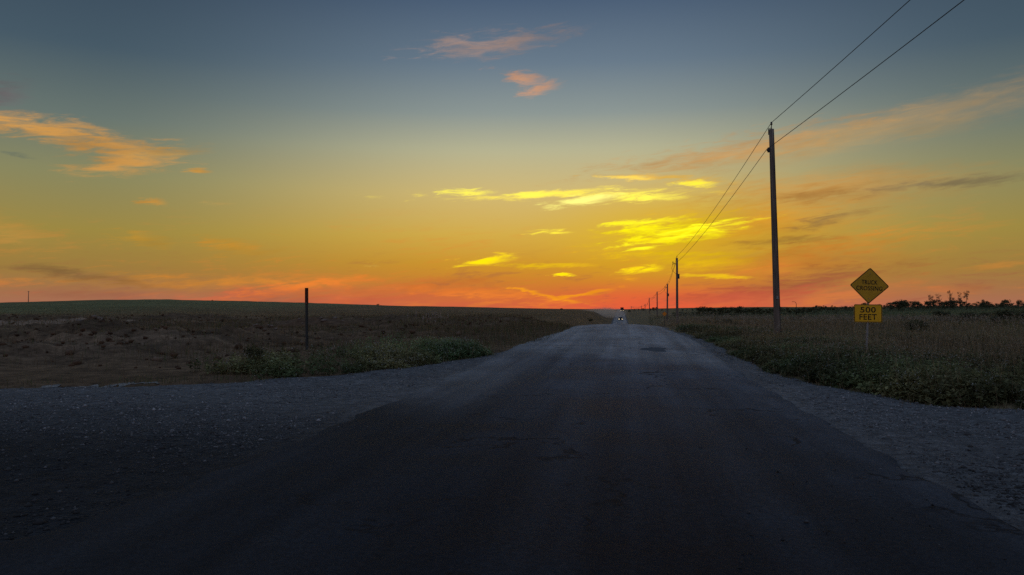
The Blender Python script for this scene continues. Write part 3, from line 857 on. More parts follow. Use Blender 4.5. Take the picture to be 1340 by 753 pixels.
def reg_right(N):
    # band just behind the gravel edge, thinning into the field
    x, y, r_ = scatter(N, 10.5, 46, 4, 47)
    s = edge_sdf(x, y)
    dens = np.where(x > 3, sstep(.1, -.2, s) * (1 - .86 * sstep(-2.2, -6.5, s)) + .5 * sstep(-3, -6, s) * sstep(.5, .6, fbm(x * .16 + 31, y * .16, 3)), 0)
    hs = (.7 + .6 * fbm(x * .35, y * .35, 3)) * (1 - .25 * sstep(-2, -6, s)) * (1 - .5 * sstep(21, 27, y))
    return x, y, dens, hs
weed_bank('roadside_weeds', 'dense low green weeds with tiny white flowers below the road sign', 62000, reg_right, .50, .10, .45)
def fringe():
    p = Plants()
    x, y, r_ = scatter(140000, 10, 60, -50, 46)
    s = edge_sdf(x, y)
    ok = (s > -.9) & (s < .45) & (rng.random(len(x)) < (.2 + .8 * sstep(.45, -.3, s)) * sstep(.32, .6, fbm(x * .8, y * .8, 3)) * np.where((x < -11) & (y < 20), .35, 1))
    x, y, s = x[ok], y[ok], s[ok]; n_ = len(x)
    h = rng.uniform(.05, .26, n_) * (.4 + .6 * sstep(.4, -.6, s))
    C = np.where((rng.random(n_) < .55)[:, None], DRY * .75, GRN) * rng.uniform(.45, 1.3, (n_, 1))
    p.blades(np.stack([x, y, np.maximum(gz(x, y), gravel_z(x, y)) - .01], -1), h, np.full(n_, .011), C, .6)
    p.build('edge_grass', M_plant, 'ragged tufts of short grass along the gravel edges', 'grass')
fringe()
def reg_left(N):
    x = rng.uniform(-14, -3.5, N); y = rng.uniform(15.5, 36, N)
    s = edge_sdf(x, y)
    a, b = ground(318, 500), ground(655, 462)
    t = ((x - a.x) * (b.x - a.x) + (y - a.y) * (b.y - a.y)) / ((b.x - a.x) ** 2 + (b.y - a.y) ** 2)
    dens = sstep(.1, -.15, s) * (1 - sstep(-1.6, -3.4, s)) * sstep(.02, .22, t) * (1 - sstep(.86, 1.03, t))
    hs = .75 + .6 * fbm(x * .4 + 4, y * .4, 3)
    return x, y, dens, hs
weed_bank('roadside_weeds', 'leafy green weed bank with pale flowers around the bare steel post', 50000, reg_left, .52, .24, .8, 1.35)

# ------------------------------------------------------------------ utility poles and lines
GP = 'wooden utility poles along the road'
def insulator(mb, p, r=.055, h=.16):
    pts = [p + Vector((0, 0, t * h)) for t in (0, .15, .2, .45, .5, .75, .8, 1)]
    mb.tube(pts, [r * k for k in (.5, .5, 1, .9, .6, .9, .75, .4)], 10)
def utility_pole(base, height, r0, r1, lean, label, style):
    """lean: (dx, dy) of the top; style near | arm | plain"""
    t = empty('utility_pole', base)
    tag(t, label, 'pole', GP)
    top = Vector((lean[0], lean[1], height))
    m = MB(); N = 9
    m.tube([Vector((0, 0, -.6)) + (top - Vector((0, 0, -.6))) * (i / N) for i in range(N + 1)], [r0 + (r1 - r0) * i / N for i in range(N + 1)], 18)
    m.build('shaft', M_timber, t, True)
    ax = top.normalized()
    if style in ('near', 'arm'):
        m = MB(); m.tube([top, top + Vector((0, 0, .22))], .02, 6); m.tube([top - ax * .25 + Vector((-r1 - .02, 0, 0)), top + Vector((-r1 - .02, 0, .03)), top + Vector((0, 0, .06))], .018, 6)
        pin = m.build('pin_bracket', M_dsteel, t)
        m = MB(); insulator(m, top + Vector((0, 0, .18))); m.build('insulator', M_porc, t, True)
    if style == 'near':
        q = top - ax * .95
        m = MB(); m.box(q + Vector((-r1 - .03, -.03, 0)), (.12, .09, .22)); m.build('neutral_clamp', M_dsteel, t, bevel=.01)
        m = MB(); insulator(m, q + Vector((-r1 - .09, -.05, -.07)), .05, .14); m.build('insulator', M_porc, t, True)
        m = MB(); m.tube([Vector((r0 * .7, -r0 * .72, .0)) , Vector((lean[0] * .5 + r0 * .62, -r0 * .64, height * .5)), top + Vector((r1 * .72, -r1 * .74, -.15))], .011, 6)
        m.build('ground_wire', M_dsteel, t)
        m = MB(); m.box(Vector((lean[0] * .19, -r0 * .97 - .004, 1.8)), (.09, .012, .13)); m.build('number_tag', M_steel, t)
    if style == 'arm':
        q = top - ax * .75
        m = MB(); m.tube([q, q + Vector((-.62, 0, .02))], .035, 8); m.tube([q + Vector((0, 0, -.4)), q + Vector((-.45, 0, .0))], .02, 6)
        m.build('side_arm', M_dsteel, t)
        m = MB(); insulator(m, q + Vector((-.58, 0, .02)), .07, .26); m.tube([q + Vector((-.58, 0, -.25)), q + Vector((-.58, 0, 0))], .05, 8); m.build('insulator', M_porc, t, True)
        m = MB(); m.tube([q + Vector((-.58 - .25 * math.sin(a), 0, -.25 - 1.35 * (a / math.pi) + .0)) + Vector((.5 * (a / math.pi) ** 2, 0, 0)) for a in np.linspace(0, math.pi, 10)], .022, 6)
        m.build('jumper_wire', M_wire, t)
        m = MB(); m.box(q + Vector((.1 + r1, 0, -1.9)), (.22, .2, .7)); m.build('cutout_box', M_dsteel, t, bevel=.02)
    return t, base + top

tops = []
b1 = ground(1018, 442)
h1 = z_at(1012, 169, b1.y) - b1.z
leanx = at_depth(1012, b1.y).x - b1.x
t1, w1 = utility_pole(b1, h1, .158, .112, (leanx, .05), 'tall grey weathered utility pole standing in the weeds close to the yellow road sign', 'near')
tops.append((w1 + Vector((0, 0, .30)), w1 + Vector((-.22, -.05, -.92))))
P2 = at_depth(886, 113); h2 = z_at(886, 338, 113) - P2.z
t2, w2 = utility_pole(P2, h2, .20, .14, (.03, 0), 'second utility pole, with side arm and hanging wire loop, next beyond the tallest pole', 'arm')
tops.append((w2 + Vector((0, 0, .30)), w2 + Vector((-.2, 0, -.75))))
P3 = at_depth(873, 190); h3 = z_at(873, 372, 190) - P3.z
t3, w3 = utility_pole(P3, h3, .22, .16, (.1, 0), 'third utility pole with small side arm standing behind the little orange sign', 'arm')
tops.append((w3 + Vector((0, 0, .30)), w3 + Vector((-.2, 0, -.75))))
far_poles = [(860, 382, 285, 0), (850, 390, 400, -.15), (844, 398, 560, .1), (839.5, 400.5, 660, 0), (826, 401, 800, 0)]
for (px, py, Y, lx), nth in zip(far_poles, ('fourth', 'fifth', 'sixth', 'seventh', 'eighth')):
    b = at_depth(px, Y); h = z_at(px, py, Y) - b.z
    tt, w_ = utility_pole(b, h, .24, .18, (lx, 0), 'thin distant utility pole, ' + nth + ' in the row counting from the tallest pole', 'plain')
    tops.append((w_ + Vector((0, 0, .05)), w_ + Vector((-.2, 0, -.8))))
# the pole behind the viewer that carries the other end of the near span
def prev_top(wpt, px, py):
    """extend the line seen leaving the near pole through the pixel where it leaves the frame"""
    return None
PB = Vector((10.6, b1.y - 80, 0)); PB.z = Bz(PB.x, PB.y)
tb, wb_ = utility_pole(PB, h1 + .1, .175, .125, (0, 0), 'tall weathered utility pole behind the viewpoint carrying the near wire span', 'near')
tops.insert(0, (wb_ + Vector((.1, 0, .30)), wb_ + Vector((.55, -.05, -.75))))

def wire(k, label, sag):
    m = MB(); pts = []
    for i in range(len(tops) - 1):
        a, b = tops[i][k], tops[i + 1][k]; n_ = 26 if i < 2 else 10
        s_ = sag * ((b - a).length / 80) ** 2
        for j in range(n_):
            t = j / n_; pts.append(a.lerp(b, t) - Vector((0, 0, 4 * s_ * t * (1 - t))))
    pts.append(tops[-1][k])
    rad = [.0105 + .00008 * max(p.y, 0) for p in pts]
    m.tube(pts, rad, 5)
    o = m.build('power_line', M_wire, None, True)
    tag(o, label, 'power line', 'overhead lines on the wooden poles')
wire(0, 'upper overhead wire running over the pole tops', .55)
wire(1, 'lower overhead wire clamped to the sides of the poles', .5)

# lone pole on the left ridge
bp = at_depth(37, 330); hp = z_at(37, 381, 330) - bp.z
t = empty('utility_pole', bp); tag(t, 'lone thin pole standing on the left hill skyline', 'pole')
m = MB(); m.tube([(0, 0, -.4), (0, 0, hp * .5), (.05, 0, hp)], [.17, .15, .12], 10); m.build('shaft', M_timber, t, True)
m = MB(); m.box((0, 0, hp - .35), (1.1, .1, .12)); m.build('cross_arm', M_timber, t)

# hooked lamp post far behind the near pole
bl_ = at_depth(1042, 300); hl = z_at(1042, 395, 300) - bl_.z
t = empty('lamp_post', bl_); tag(t, 'tiny hooked lamp post on the skyline just right of the tallest pole', 'lamp post')
m = MB(); m.tube([(0, 0, -.3), (0, 0, hl - .9), (-.12, 0, hl - .4), (-.5, 0, hl - .08), (-.95, 0, hl)], [.11, .10, .09, .08, .07], 8); m.build('mast', M_dsteel, t, True)
m = MB(); m.box((-1.25, 0, hl - .02), (.7, .28, .14)); m.build('lamp_head', M_dsteel, t, bevel=.03)

# ------------------------------------------------------------------ road sign
def rounded_rect(w, h, r, n=5):
    pts = []
    for cx, cz, a0 in ((w / 2 - r, h / 2 - r, 0), (-w / 2 + r, h / 2 - r, 90), (-w / 2 + r, -h / 2 + r, 180), (w / 2 - r, -h / 2 + r, 270)):
        for k in range(n + 1):
            a = R(a0 + 90 * k / n); pts.append((cx + r * math.cos(a), cz + r * math.sin(a)))
    return pts
def rotp(pts, deg):
    c, s = math.cos(R(deg)), math.sin(R(deg)); return [(x * c - z * s, x * s + z * c) for x, z in pts]
def ring(mb, outer, inner, y0, y1):
    n = len(outer)
    vs = [(x, y0, z) for x, z in outer] + [(x, y0, z) for x, z in inner] + [(x, y1, z) for x, z in outer] + [(x, y1, z) for x, z in inner]
    fs = []
    for i in range(n):
        j = (i + 1) % n
        fs += [(i, j, n + j, n + i), (i, 2 * n + i, 2 * n + j, j), (n + i, n + j, 3 * n + j, 3 * n + i)]
    mb.add(vs, fs)
def text_mesh(word, width, height, bold):
    cu = bpy.data.curves.new('lettering', 'FONT'); cu.body = word; cu.size = 1; cu.offset = bold; cu.extrude = .004
    cu.align_x = 'CENTER'; cu.space_character = 1.08
    ob = bpy.data.objects.new('lettering', cu); col.objects.link(ob)
    bpy.context.view_layer.update()
    me = bpy.data.meshes.new_from_object(ob.evaluated_get(bpy.context.evaluated_depsgraph_get()))
    bpy.data.objects.remove(ob); bpy.data.curves.remove(cu)
    n_ = len(me.vertices); co = np.empty(n_ * 3, np.float32); me.vertices.foreach_get('co', co); co = co.reshape(-1, 3)
    lo, hi = co.min(0), co.max(0)
    co = (co - (lo + hi) / 2) / (hi - lo) * np.array([width, height, .002])
    V = np.stack([co[:, 0], -co[:, 2], co[:, 1]], -1)
    me.vertices.foreach_set('co', V.ravel().astype(np.float32)); me.update(); me.name = 'lettering'
    me.materials.clear()
    return me
def channel_post(mb, z0, z1, w=.08, d=.045, t=.008):
    prof = [(-w / 2, d), (-w / 2 + .018, d), (-w / 2 + .018, t), (w / 2 - .018, t), (w / 2 - .018, d), (w / 2, d), (w / 2, d - t), (w / 2 - .010, d - t), (w / 2 - .010, 0), (-w / 2 + .010, 0), (-w / 2 + .010, d - t), (-w / 2, d - t)]
    n = len(prof)
    mb.add([(x, y, z0) for x, y in prof] + [(x, y, z1) for x, y in prof], [tuple(range(n)), tuple(range(2 * n - 1, n - 1, -1))] + [(i, (i + 1) % n, n + (i + 1) % n, n + i) for i in range(n)])

SY = 23.9
sb = at_depth(1133, SY); zs = lambda py: z_at(1137, py, SY)
sign = empty('road_sign', sb, (R(-1), R(2.6), R(-8)))
tag(sign, 'yellow diamond TRUCK CROSSING sign with 500 FEET plaque on a steel post', 'road sign')
zd = zs(374) - sb.z; zp = zs(410.3) - sb.z
m = MB(); channel_post(m, -.5, zd + .50, .062); post = m.build('post', M_steel, sign, loc=(0, .012, 0))
SD = .765
m = MB(); m.extrude(rotp(rounded_rect(SD, SD, .045), 45), 0, .004); dia = m.build('diamond_panel', M_yel_old, sign, loc=(.012, 0, zd), rot=(0, R(.8), 0)); tag(dia, 'dull yellow diamond panel')
m = MB(); ring(m, rotp(rounded_rect(SD - .012, SD - .012, .042), 45), rotp(rounded_rect(SD - .05, SD - .05, .03), 45), -.0015, -.0003); m.build('border', M_black, dia)
for wd, w_, h_, z_ in (('TRUCK', .43, .128, .105), ('CROSSING', .71, .128, -.075)):
    o = link('lettering', text_mesh(wd, w_, h_, .012), M_black, dia, (0, -.0024, z_))
    o['label'] = 'black word ' + wd
def bolts(par, zz):
    for z_ in zz:
        m = MB(); m.tube([(0, -.0015, z_), (0, -.011, z_)], [.012, .010], 6); m.build('bolt', M_steel, par)
bolts(dia, (.36, -.38))
PW, PH = .765, .535
m = MB(); m.extrude(rounded_rect(PW, PH, .035), 0, .004); pl = m.build('distance_plaque', M_yel, sign, loc=(.0, -.002, zp), rot=(0, R(-2.0), 0)); tag(pl, 'bright yellow rectangular plaque')
m = MB(); ring(m, rounded_rect(PW - .012, PH - .012, .03), rounded_rect(PW - .046, PH - .046, .02), -.0015, -.0003); m.build('border', M_black, pl)
for wd, w_, h_, z_ in (('500', .42, .165, .108), ('FEET', .47, .165, -.105)):
    o = link('lettering', text_mesh(wd, w_, h_, .012), M_black, pl, (0.0, -.0024, z_))
    o['label'] = 'black text ' + wd
bolts(pl, (.225, -.225))

# little far sign
fb_ = at_depth(869.5, 165); fz = z_at(869.5, 411, 165) - fb_.z
t = empty('road_sign', fb_, (0, 0, R(-4))); tag(t, 'tiny orange diamond sign far along the road before the third pole', 'road sign')
m = MB(); channel_post(m, -.3, fz + .3, .1); m.build('post', M_dsteel, t, loc=(0, .012, 0))
M_org = plain('orange_sheeting', (.85, .28, .02), .5, .4, .06, 5)
m = MB(); m.extrude(rotp(rounded_rect(.76, .76, .05), 45), 0, .005); m.build('diamond_panel', M_org, t, loc=(0, 0, fz))
m = MB(); ring(m, rotp(rounded_rect(.75, .75, .045), 45), rotp(rounded_rect(.69, .69, .04), 45), -.002, -.0003); m.build('border', M_black, t, loc=(0, 0, fz))

# bare steel post on the left verge
pb = ground(401, 468); hpz = z_at(400, 377, pb.y) - pb.z
t = empty('steel_post', pb, (0, R(-.6), 0)); tag(t, 'bare dark steel post standing in the leafy weeds beside the gravel', 'post')
m = MB(); channel_post(m, -.4, hpz * .80, .085); m.build('lower_channel', M_dsteel, t)
m = MB(); channel_post(m, hpz * .765, hpz, .105, .05); m.build('upper_channel', M_rsteel, t, loc=(0, -.012, 0)).__setitem__('label', 'rust red upper channel overlapping the lower one')
m = MB()
m.tube([(0, -.02, hpz * .775), (0, .02, hpz * .775)], .012, 6); m.build('bolt', M_steel, t)
m = MB(); m.tube([(0, -.02, hpz * .79), (0, .02, hpz * .79)], .012, 6); m.build('bolt', M_steel, t)

# pale marker stakes in the right field
for px, py, Y, hs in ((949, 408, 130, 1.0), (1317, 405, 150, 1.6)):
    b = at_depth(px, Y); t = empty('marker_stake', b)
    tag(t, 'thin pale marker stake in the dry grass beyond the dark shrub' if px < 1000 else 'thin pale stake standing out in the green field edge', 'stake')
    m = MB(); m.box((0, 0, hs / 2 - .1), (.09, .05, hs + .2)); m.build('stake', plain('bleached_wood', (.36, .31, .26), .8), t)
    m = MB(); m.box((.07, -.03, hs - .12), (.16, .01, .16), Matrix.Rotation(.3, 3, 'Y')); m.build('ribbon', plain('faded_ribbon', (.45, .22, .16), .7), t)

# ------------------------------------------------------------------ trees and shrubs
def leaf_cloud(n, lobes, lw, cols, seed):
    rg = np.random.default_rng(seed)
    P = []
    for (c, r_) in lobes:
        k = max(4, int(n * r_[0] * r_[2] / sum(q[1][0] * q[1][2] for q in lobes)))
        d = rg.normal(size=(k, 3)); d /= np.linalg.norm(d, axis=1)[:, None]
        rad = rg.random(k)[:, None] ** .45
        P.append(np.array(c) + d * rad * np.array(r_) * (1 + .25 * rg.normal(size=(k, 1))))
    P = np.vstack(P); N = len(P)
    u = rg.normal(size=(N, 3)); u /= np.linalg.norm(u, axis=1)[:, None]
    v = np.cross(u, rg.normal(size=(N, 3))); v /= np.linalg.norm(v, axis=1)[:, None]
    s_ = (lw * rg.uniform(.5, 1.4, N))[:, None]
    V = np.stack([P - u * s_, P + v * s_ * .6, P + u * s_, P - v * s_ * .6], 1).reshape(-1, 3)
    F = np.arange(N * 4).reshape(-1, 4)
    C = np.repeat((np.array(cols) * rg.uniform(.5, 1.5, (N, 1)))[:, None], 4, 1).reshape(-1, 3)
    return V, F, C
M_bark = timber('bark', (.06, .048, .038))
def bush_meshes(seed, tall):
    """unit height crown + trunk meshes"""
    rg = random.Random(seed)
    lobes = []
    if tall:
        for k in range(9):
            z = rg.uniform(.38, .92); sp = .16 * (1.1 - abs(z - .65)); lobes.append(((rg.uniform(-sp, sp), rg.uniform(-sp, sp), z), (rg.uniform(.05, .11), rg.uniform(.05, .11), rg.uniform(.05, .10))))
        V, F, C = leaf_cloud(650, lobes, .0145, (.12, .105, .075), seed)
    else:
        for k in range(rg.randint(6, 10)):
            z = rg.uniform(.15, .8); sp = .42 * (1.05 - z * .75)
            lobes.append(((rg.uniform(-sp, sp), rg.uniform(-sp, sp), z), (rg.uniform(.12, .24), rg.uniform(.12, .24), rg.uniform(.10, .20))))
        V, F, C = leaf_cloud(950, lobes, .034, (.100, .102, .056), seed)
    crown = npmesh('crown', V, F, C); crown.materials.append(M_tree)
    m = MB()
    th = .95 if tall else .6
    m.tube([(0, 0, -.05), (rg.uniform(-.01, .01), 0, th * .4), (rg.uniform(-.02, .02), rg.uniform(-.02, .02), th)], [.022 if tall else .03, .015, .004], 6)
    for k in range(9 if tall else 6):
        z = rg.uniform(.3, .8) * th; a = rg.uniform(0, 6.28); L = rg.uniform(.12, .24)
        m.tube([(0, 0, z), (math.cos(a) * L * .6, math.sin(a) * L * .6, z + L * .5), (math.cos(a) * L * .9, math.sin(a) * L * .9, z + L * 1.1)], [.009, .006, .002], 4)
    trunk = m.mesh('trunk'); trunk.materials.append(M_bark)
    return crown, trunk
SHRUB = [bush_meshes(20 + k, False) for k in range(6)]
TALL = [bush_meshes(60 + k, True) for k in range(4)]
def tree(name, px, Y, top_y, wide, kinds, label, group, hmin=1.0):
    b = at_depth(px, Y); h = max(hmin, z_at(px, top_y, Y) - b.z)
    t = empty(name, b - Vector((0, 0, .1)), (0, 0, random.uniform(0, 6.28))); t.scale = (h * wide, h * wide, h)
    cr, tr = random.choice(kinds)
    link('crown', cr, None, t); link('trunk', tr, None, t)
    tag(t, label, 'tree' if 'tree' in name else 'shrub', group)
    return t
for px, ty, w_, lb in ((1218, 384, .9, 'short thin leafless tree at the start of the skyline clump'), (1229, 383, 1.0, 'small round headed bare tree beside the short thin one'),
                       (1243, 378, .85, 'tallest bushy half bare tree in the skyline clump'), (1256.5, 380, .7, 'faint see-through bare tree between the two tallest trees'),
                       (1265, 378, .75, 'tall slim half bare tree ending the skyline clump')):
    tree('bare_tree', px, 330, ty, w_, TALL, lb, 'half bare trees on the skyline')
SKY = []
px = 916
while px < 1350:
    base_y = np.interp(px, [900, 1000, 1110, 1140, 1180, 1260, 1340], [402.5, 402.5, 400.5, 398.5, 395.5, 394.5, 394.5])
    SKY.append((px, base_y + random.uniform(-3.4, 1.5) * (1.2 if px > 1130 else .75))); px += random.uniform(2.6, 6.2)
for px, ty in SKY:
    tree('scrub_tree', px, random.uniform(330, 430), ty, random.uniform(.9, 1.8), SHRUB, 'low dark scrub tree in the hedge along the far field edge', 'scrub trees along the far field edge', 1.6)
for px, ty, w_ in ((930, 400.5, 1.5), (940, 401.5, 1.4), (984, 402, 1.8), (1240, 392, 1.2), (1247, 391, 1.3)):
    tree('scrub_tree', px, 340, ty, w_, SHRUB, 'low dark scrub tree in the hedge along the far field edge', 'scrub trees along the far field edge', 1.6)
for px, ty in ((824, 404.5), (830, 404), (836, 403.5), (841, 403), (851, 402.5), (855, 401), (859, 401.5), (866, 404), (874, 404), (893, 404), (899, 404), (906, 404), (912, 404)):
    tree('distant_tree', px, random.uniform(560, 640), ty, random.uniform(1.0, 1.6), SHRUB, 'tiny dark tree far off beside the row of distant poles', 'tiny trees beside the distant poles', 1.8)
# shrubs standing in the right field
for px, py, Y, hh_, w_ in ((942, 421, 62, 1.0, 1.6), (958, 422, 60, .9, 1.8), (928, 424, 58, .8, 1.5), (1045, 409, 120, 1.5, 1.4), (1036, 411, 118, 1.2, 1.5),
                           (1206, 434, 44, .95, 1.7), (1195, 436, 42, .8, 1.6), (1232, 410, 95, 2.0, 2.0), (1252, 411, 92, 1.8, 2.2), (1270, 412, 90, 1.5, 2.0), (1322, 421, 62, 1.6, 1.8),
                           (1338, 423, 58, 1.5, 1.7), (1300, 424, 60, 1.1, 1.8), (1178, 405, 140, 1.5, 1.8), (1290, 404, 150, 1.8, 1.8), (1312, 403, 160, 1.8, 1.9), (1120, 408, 140, 1.2, 1.7), (1098, 408, 150, 1.1, 1.8)):
    b = at_depth(px, Y)
    t = empty('shrub', b - Vector((0, 0, .1)), (0, 0, random.uniform(0, 6.28))); t.scale = (hh_ * w_, hh_ * w_, hh_)
    cr, tr = random.choice(SHRUB); link('crown', cr, None, t); link('trunk', tr, None, t)
    lb = ('dark low shrub in the clump between the tallest pole and the second pole' if px < 960 else 'small dark shrub on the field below the hooked lamp post' if px < 1060 else
          'one of two dark shrubs in the grass just right of the road sign' if Y < 50 else 'broad dark shrub in the thicket below the half bare trees' if 1225 < px < 1275 and Y < 100 else
          'dark rounded shrub standing in the green field behind the road sign')
    tag(t, lb, 'shrub', 'shrubs in the field behind the road sign')
b = at_depth(771, 150); b = ground(772, 421)
t = empty('shrub', b - Vector((0, 0, .1))); t.scale = (2.6, 2.2, 1.5); cr, tr = SHRUB[2]; link('crown', cr, None, t); link('trunk', tr, None, t)
tag(t, 'dark brown shrub alone on the left bank near the far road', 'shrub')
b = ground(330, 490)
t = empty('shrub', b - Vector((0, 0, .05))); t.scale = (.75, .75, .85); cr, tr = SHRUB[4]; link('crown', cr, None, t); link('trunk', tr, None, t)
tag(t, 'small dark bush ending the weed bank beside the left turning', 'shrub')

for px, w_, lb in ((278, 1.3, 'tiny shrub breaking the skyline of the left hill at its step'), (495, 2.2, 'tiny low bush on the left hill skyline right of the steel post'),
                   (735, 2.0, 'small low bush on the left hill skyline beside the far dust')):
    b = at_depth(px, 385); t = empty('shrub', b - Vector((0, 0, .1))); t.scale = (1.1 * w_, 1.1 * w_, 1.1)
    cr, tr = SHRUB[1]; link('crown', cr, None, t); link('trunk', tr, None, t); tag(t, lb, 'shrub')

# low continuous scrub under the skyline trees: uncountable
def scrub():
    p = Plants()
    N = 9000
    pxs = rng.uniform(880, 1400, N); Y = rng.uniform(300, 470, N)
    X = np.array([ray(a, 400).x / ray(a, 400).y for a in pxs]) * Y
    P = np.stack([X, Y, B(X, Y)], -1)
    h = (.4 + 1.2 * fbm(X * .06, Y * .06, 3)) * (.4 + .6 * sstep(900, 1150, pxs)) 
    P[:, 2] += h * rng.random(N)
    C = np.array([.10, .102, .056]) * rng.uniform(.5, 1.5, (N, 1))
    p.leaves(P, np.full(N, .8), np.full(N, .5), C, .4)
    p.build('distant_scrub', M_tree, 'continuous low dark scrub under the skyline trees', 'scrub')
scrub()

# ------------------------------------------------------------------ heap with rubble in the left field
def heap(px, py, r_, h_, label, seed):
    c = ground(px, py); rg = np.random.default_rng(seed)
    A = np.linspace(0, 2 * np.pi, 25)[:-1]; V = [(0, 0, h_)]; F = []
    rings = 6
    for k in range(1, rings + 1):
        t = k / rings
        for a in A:
            q = r_ * t * (1 + .2 * math.sin(2 * a + seed) + .1 * math.sin(5 * a))
            V.append((q * math.cos(a) * 1.35, q * math.sin(a), h_ * (1 - t) ** .8 + rg.normal(0, .07) * h_ * (t < 1) - .12 * (t == 1)))
    n_ = len(A)
    F = [(0, 1 + i, 1 + (i + 1) % n_, 1 + (i + 1) % n_) for i in range(n_)]
    F3 = [(0, 1 + i, 1 + (i + 1) % n_) for i in range(n_)]
    F4 = [(1 + k * n_ + i, 1 + (k + 1) * n_ + i, 1 + (k + 1) * n_ + (i + 1) % n_, 1 + k * n_ + (i + 1) % n_) for k in range(rings - 1) for i in range(n_)]
    me = bpy.data.meshes.new('mound'); me.from_pydata(V, [], F3 + F4); me.update()
    t = empty('earth_heap', c); tag(t, label, 'heap')
    link('mound', me, plain('heaped_earth', (.115, .070, .042), .95, .1, .5, 3), t)
    m_rock = plain('rubble_stone', (.17, .14, .12), .9, .1, .4, 4)
    for k in range(9):
        a = rg.uniform(0, 6.28); q = rg.uniform(.1, .8) * r_; s_ = rg.uniform(.10, .26) * h_
        V2 = ICO * (1 + rg.uniform(-.25, .25, ICO.shape)) * s_ * np.array([1.2, 1, .7])
        me = npmesh('rock', V2, ICF); link('rock', me, m_rock, t, (q * math.cos(a) * 1.3, q * math.sin(a), h_ * (1 - q / r_) + .1))
heap(120, 432, 1.3, .8, 'small rubble topped earth heap in the dug field on the left', 3)
heap(418, 428, 3.2, .7, 'long low earth bank in the dug field behind the steel post', 8)
heap(345, 437, 2.0, .45, 'low broad earth mound just left of the steel post', 11)

# ------------------------------------------------------------------ oncoming vehicles
M_car = plain('dark_car_paint', (.02, .02, .022), .6, .2, .1, 3)
M_glass = plain('car_glass', (.012, .012, .014), .5, .2, .05, 3)
M_rub = plain('tyre_rubber', (.018, .018, .018), .9, .2, .2, 10)
M_lamp, n, out = new_mat('lit_headlamp')
e = n.n('ShaderNodeEmission'); e.inputs[0].default_value = (1, .80, .52, 1); e.inputs[1].default_value = 3.2; n.l(e.outputs[0], out.inputs[0])
def wheel(par, x, y, r_, w_):
    m = MB(); m.tube([(x - w_ / 2, y, r_), (x - w_ * .4, y, r_), (x + w_ * .4, y, r_), (x + w_ / 2, y, r_)], [r_ * .93, r_, r_, r_ * .93], 18); wl = m.build('wheel', M_rub, par, True)
    m = MB(); sx = 1 if x > 0 else -1; m.tube([(x + sx * w_ * .5, y, r_), (x + sx * (w_ * .5 + .015), y, r_)], [r_ * .6, r_ * .52], 14); m.build('rim', M_steel, wl)
def loft(prof, name, m_, par, inset):
    """side profile (y,z) lofted across x with rounded tumblehome"""
    mb = MB(); xs = inset
    n_ = len(prof)
    vs = []
    for x, k in xs:
        cz = sum(p[1] for p in prof) / n_
        vs += [(x, p[0] * k, cz + (p[1] - cz) * k) for p in prof]
    fs = [(i * n_ + j, i * n_ + (j + 1) % n_, (i + 1) * n_ + (j + 1) % n_, (i + 1) * n_ + j) for i in range(len(xs) - 1) for j in range(n_)]
    fs += [tuple(range(n_ - 1, -1, -1)), tuple((len(xs) - 1) * n_ + j for j in range(n_))]
    mb.add(vs, fs); return mb.build(name, m_, par, True)
def car(px, Y):
    b = at_depth(px, Y); b.z = Bz(b.x, Y) + .08
    t = empty('car', b); tag(t, 'oncoming dark car with bright headlights leading on the far road', 'car')
    prof = [(-2.2, .35), (-2.25, .62), (-2.1, .82), (-1.2, .95), (-.55, 1.0), (1.6, 1.02), (2.15, .95), (2.25, .6), (2.2, .35)]
    loft(prof, 'body', M_car, t, [(-.9, .94), (-.82, 1), (.82, 1), (.9, .94)])
    prof = [(-1.15, .95), (-.35, 1.45), (.9, 1.5), (1.75, 1.0)]
    loft(prof, 'cabin', M_glass, t, [(-.78, .97), (-.62, 1), (.62, 1), (.78, .97)])
    m = MB(); m.box((0, .3, 1.505), (1.2, 1.3, .03)); m.build('roof', M_car, t, bevel=.01)
    m = MB(); m.box((0, -2.24, .45), (1.7, .12, .2)); m.build('bumper', M_black, t, bevel=.03)
    for s_ in (-1, 1):
        m = MB(); m.tube([(s_ * .66, -2.28, .70), (s_ * .66, -2.16, .70)], [.10, .12], 14); m.build('headlight', M_lamp, t)
        m = MB(); m.box((s_ * .98, -.75, 1.05), (.16, .1, .12)); m.build('mirror', M_car, t, bevel=.02)
        for y_ in (-1.4, 1.4): wheel(t, s_ * .76, y_, .33, .22)
car(812, 330)
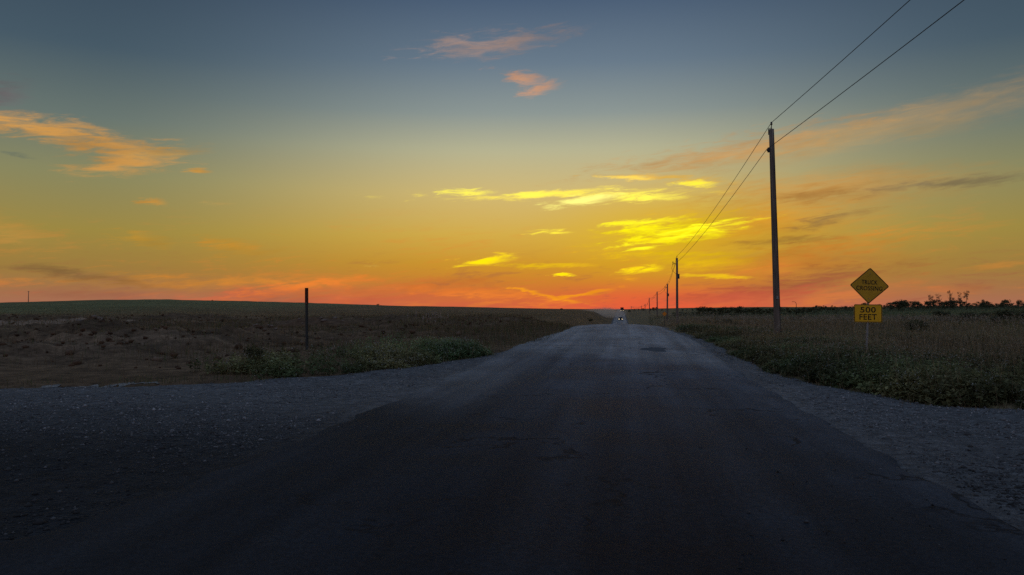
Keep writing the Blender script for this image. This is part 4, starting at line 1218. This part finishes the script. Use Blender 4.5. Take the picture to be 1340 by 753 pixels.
def truck(px, Y):
    b = at_depth(px, Y); b.z = Bz(b.x, Y) + .08
    t = empty('truck', b); tag(t, 'distant dark truck with lit headlights following behind the car', 'truck')
    m = MB(); m.box((0, .4, 1.85), (2.4, 2.0, 2.3)); m.build('cab', M_car, t, bevel=.12)
    m = MB(); m.box((0, -1.05, 1.25), (2.1, 1.1, 1.1)); m.build('hood', M_car, t, bevel=.12)
    m = MB(); m.box((0, -.62, 2.35), (2.05, .06, .75)); m.build('windscreen', M_glass, t, bevel=.02)
    m = MB(); m.box((0, 5.0, 2.25), (2.5, 6.6, 2.6)); m.build('cargo_box', M_dsteel, t, bevel=.05)
    m = MB(); m.box((0, 3.5, .8), (1.0, 9.0, .25)); m.build('chassis', M_black, t)
    m = MB(); m.box((0, -1.68, .62), (2.3, .2, .3)); m.build('bumper', M_steel, t, bevel=.04)
    for s_ in (-1, 1):
        m = MB(); m.tube([(s_ * .85, -1.66, 1.0), (s_ * .85, -1.5, 1.0)], [.13, .15], 14); m.build('headlight', M_lamp, t)
        for y_ in (-.9, 5.4, 6.7): wheel(t, s_ * 1.02, y_, .5, .3)
truck(814, 600)

# dust raised behind the car, drifting to the left
M_dust, n, out = new_mat('road_dust')
ob = n.n('ShaderNodeTexCoord').outputs['Object']
f, _ = n.noise(ob, .13, 4, .6)
ln = n.vm('LENGTH', n.vm('MULTIPLY', ob, (1 / 13., 1 / 34., 1 / 3.6)))
dn = n.m('MULTIPLY', n.rng(ln, 1.0, .2, 0, 1), n.rng(f, .34, .68, 0, .16))
pv = n.n('ShaderNodeVolumePrincipled'); pv.inputs['Color'].default_value = (.9, .76, .62, 1); n.l(dn, pv.inputs['Density']); pv.inputs['Anisotropy'].default_value = .2
n.l(pv.outputs[0], out.inputs['Volume'])
def dust():
    c = at_depth(805, 375)
    V = ICO * 1.9 / 1.9
    bm = bmesh.new(); bmesh.ops.create_icosphere(bm, subdivisions=3, radius=1)
    for v in bm.verts: v.co = Vector((v.co.x * 13, v.co.y * 34, v.co.z * 3.6))
    me = bpy.data.meshes.new('dust_cloud'); bm.to_mesh(me); bm.free()
    o = link('dust_cloud', me, M_dust, None, (c.x - 6, 380, Bz(c.x, 380) + 2.4), (0, 0, R(6)))
    tag(o, 'pale dust hanging over the far road behind the oncoming car', 'dust', kind='stuff')
dust()
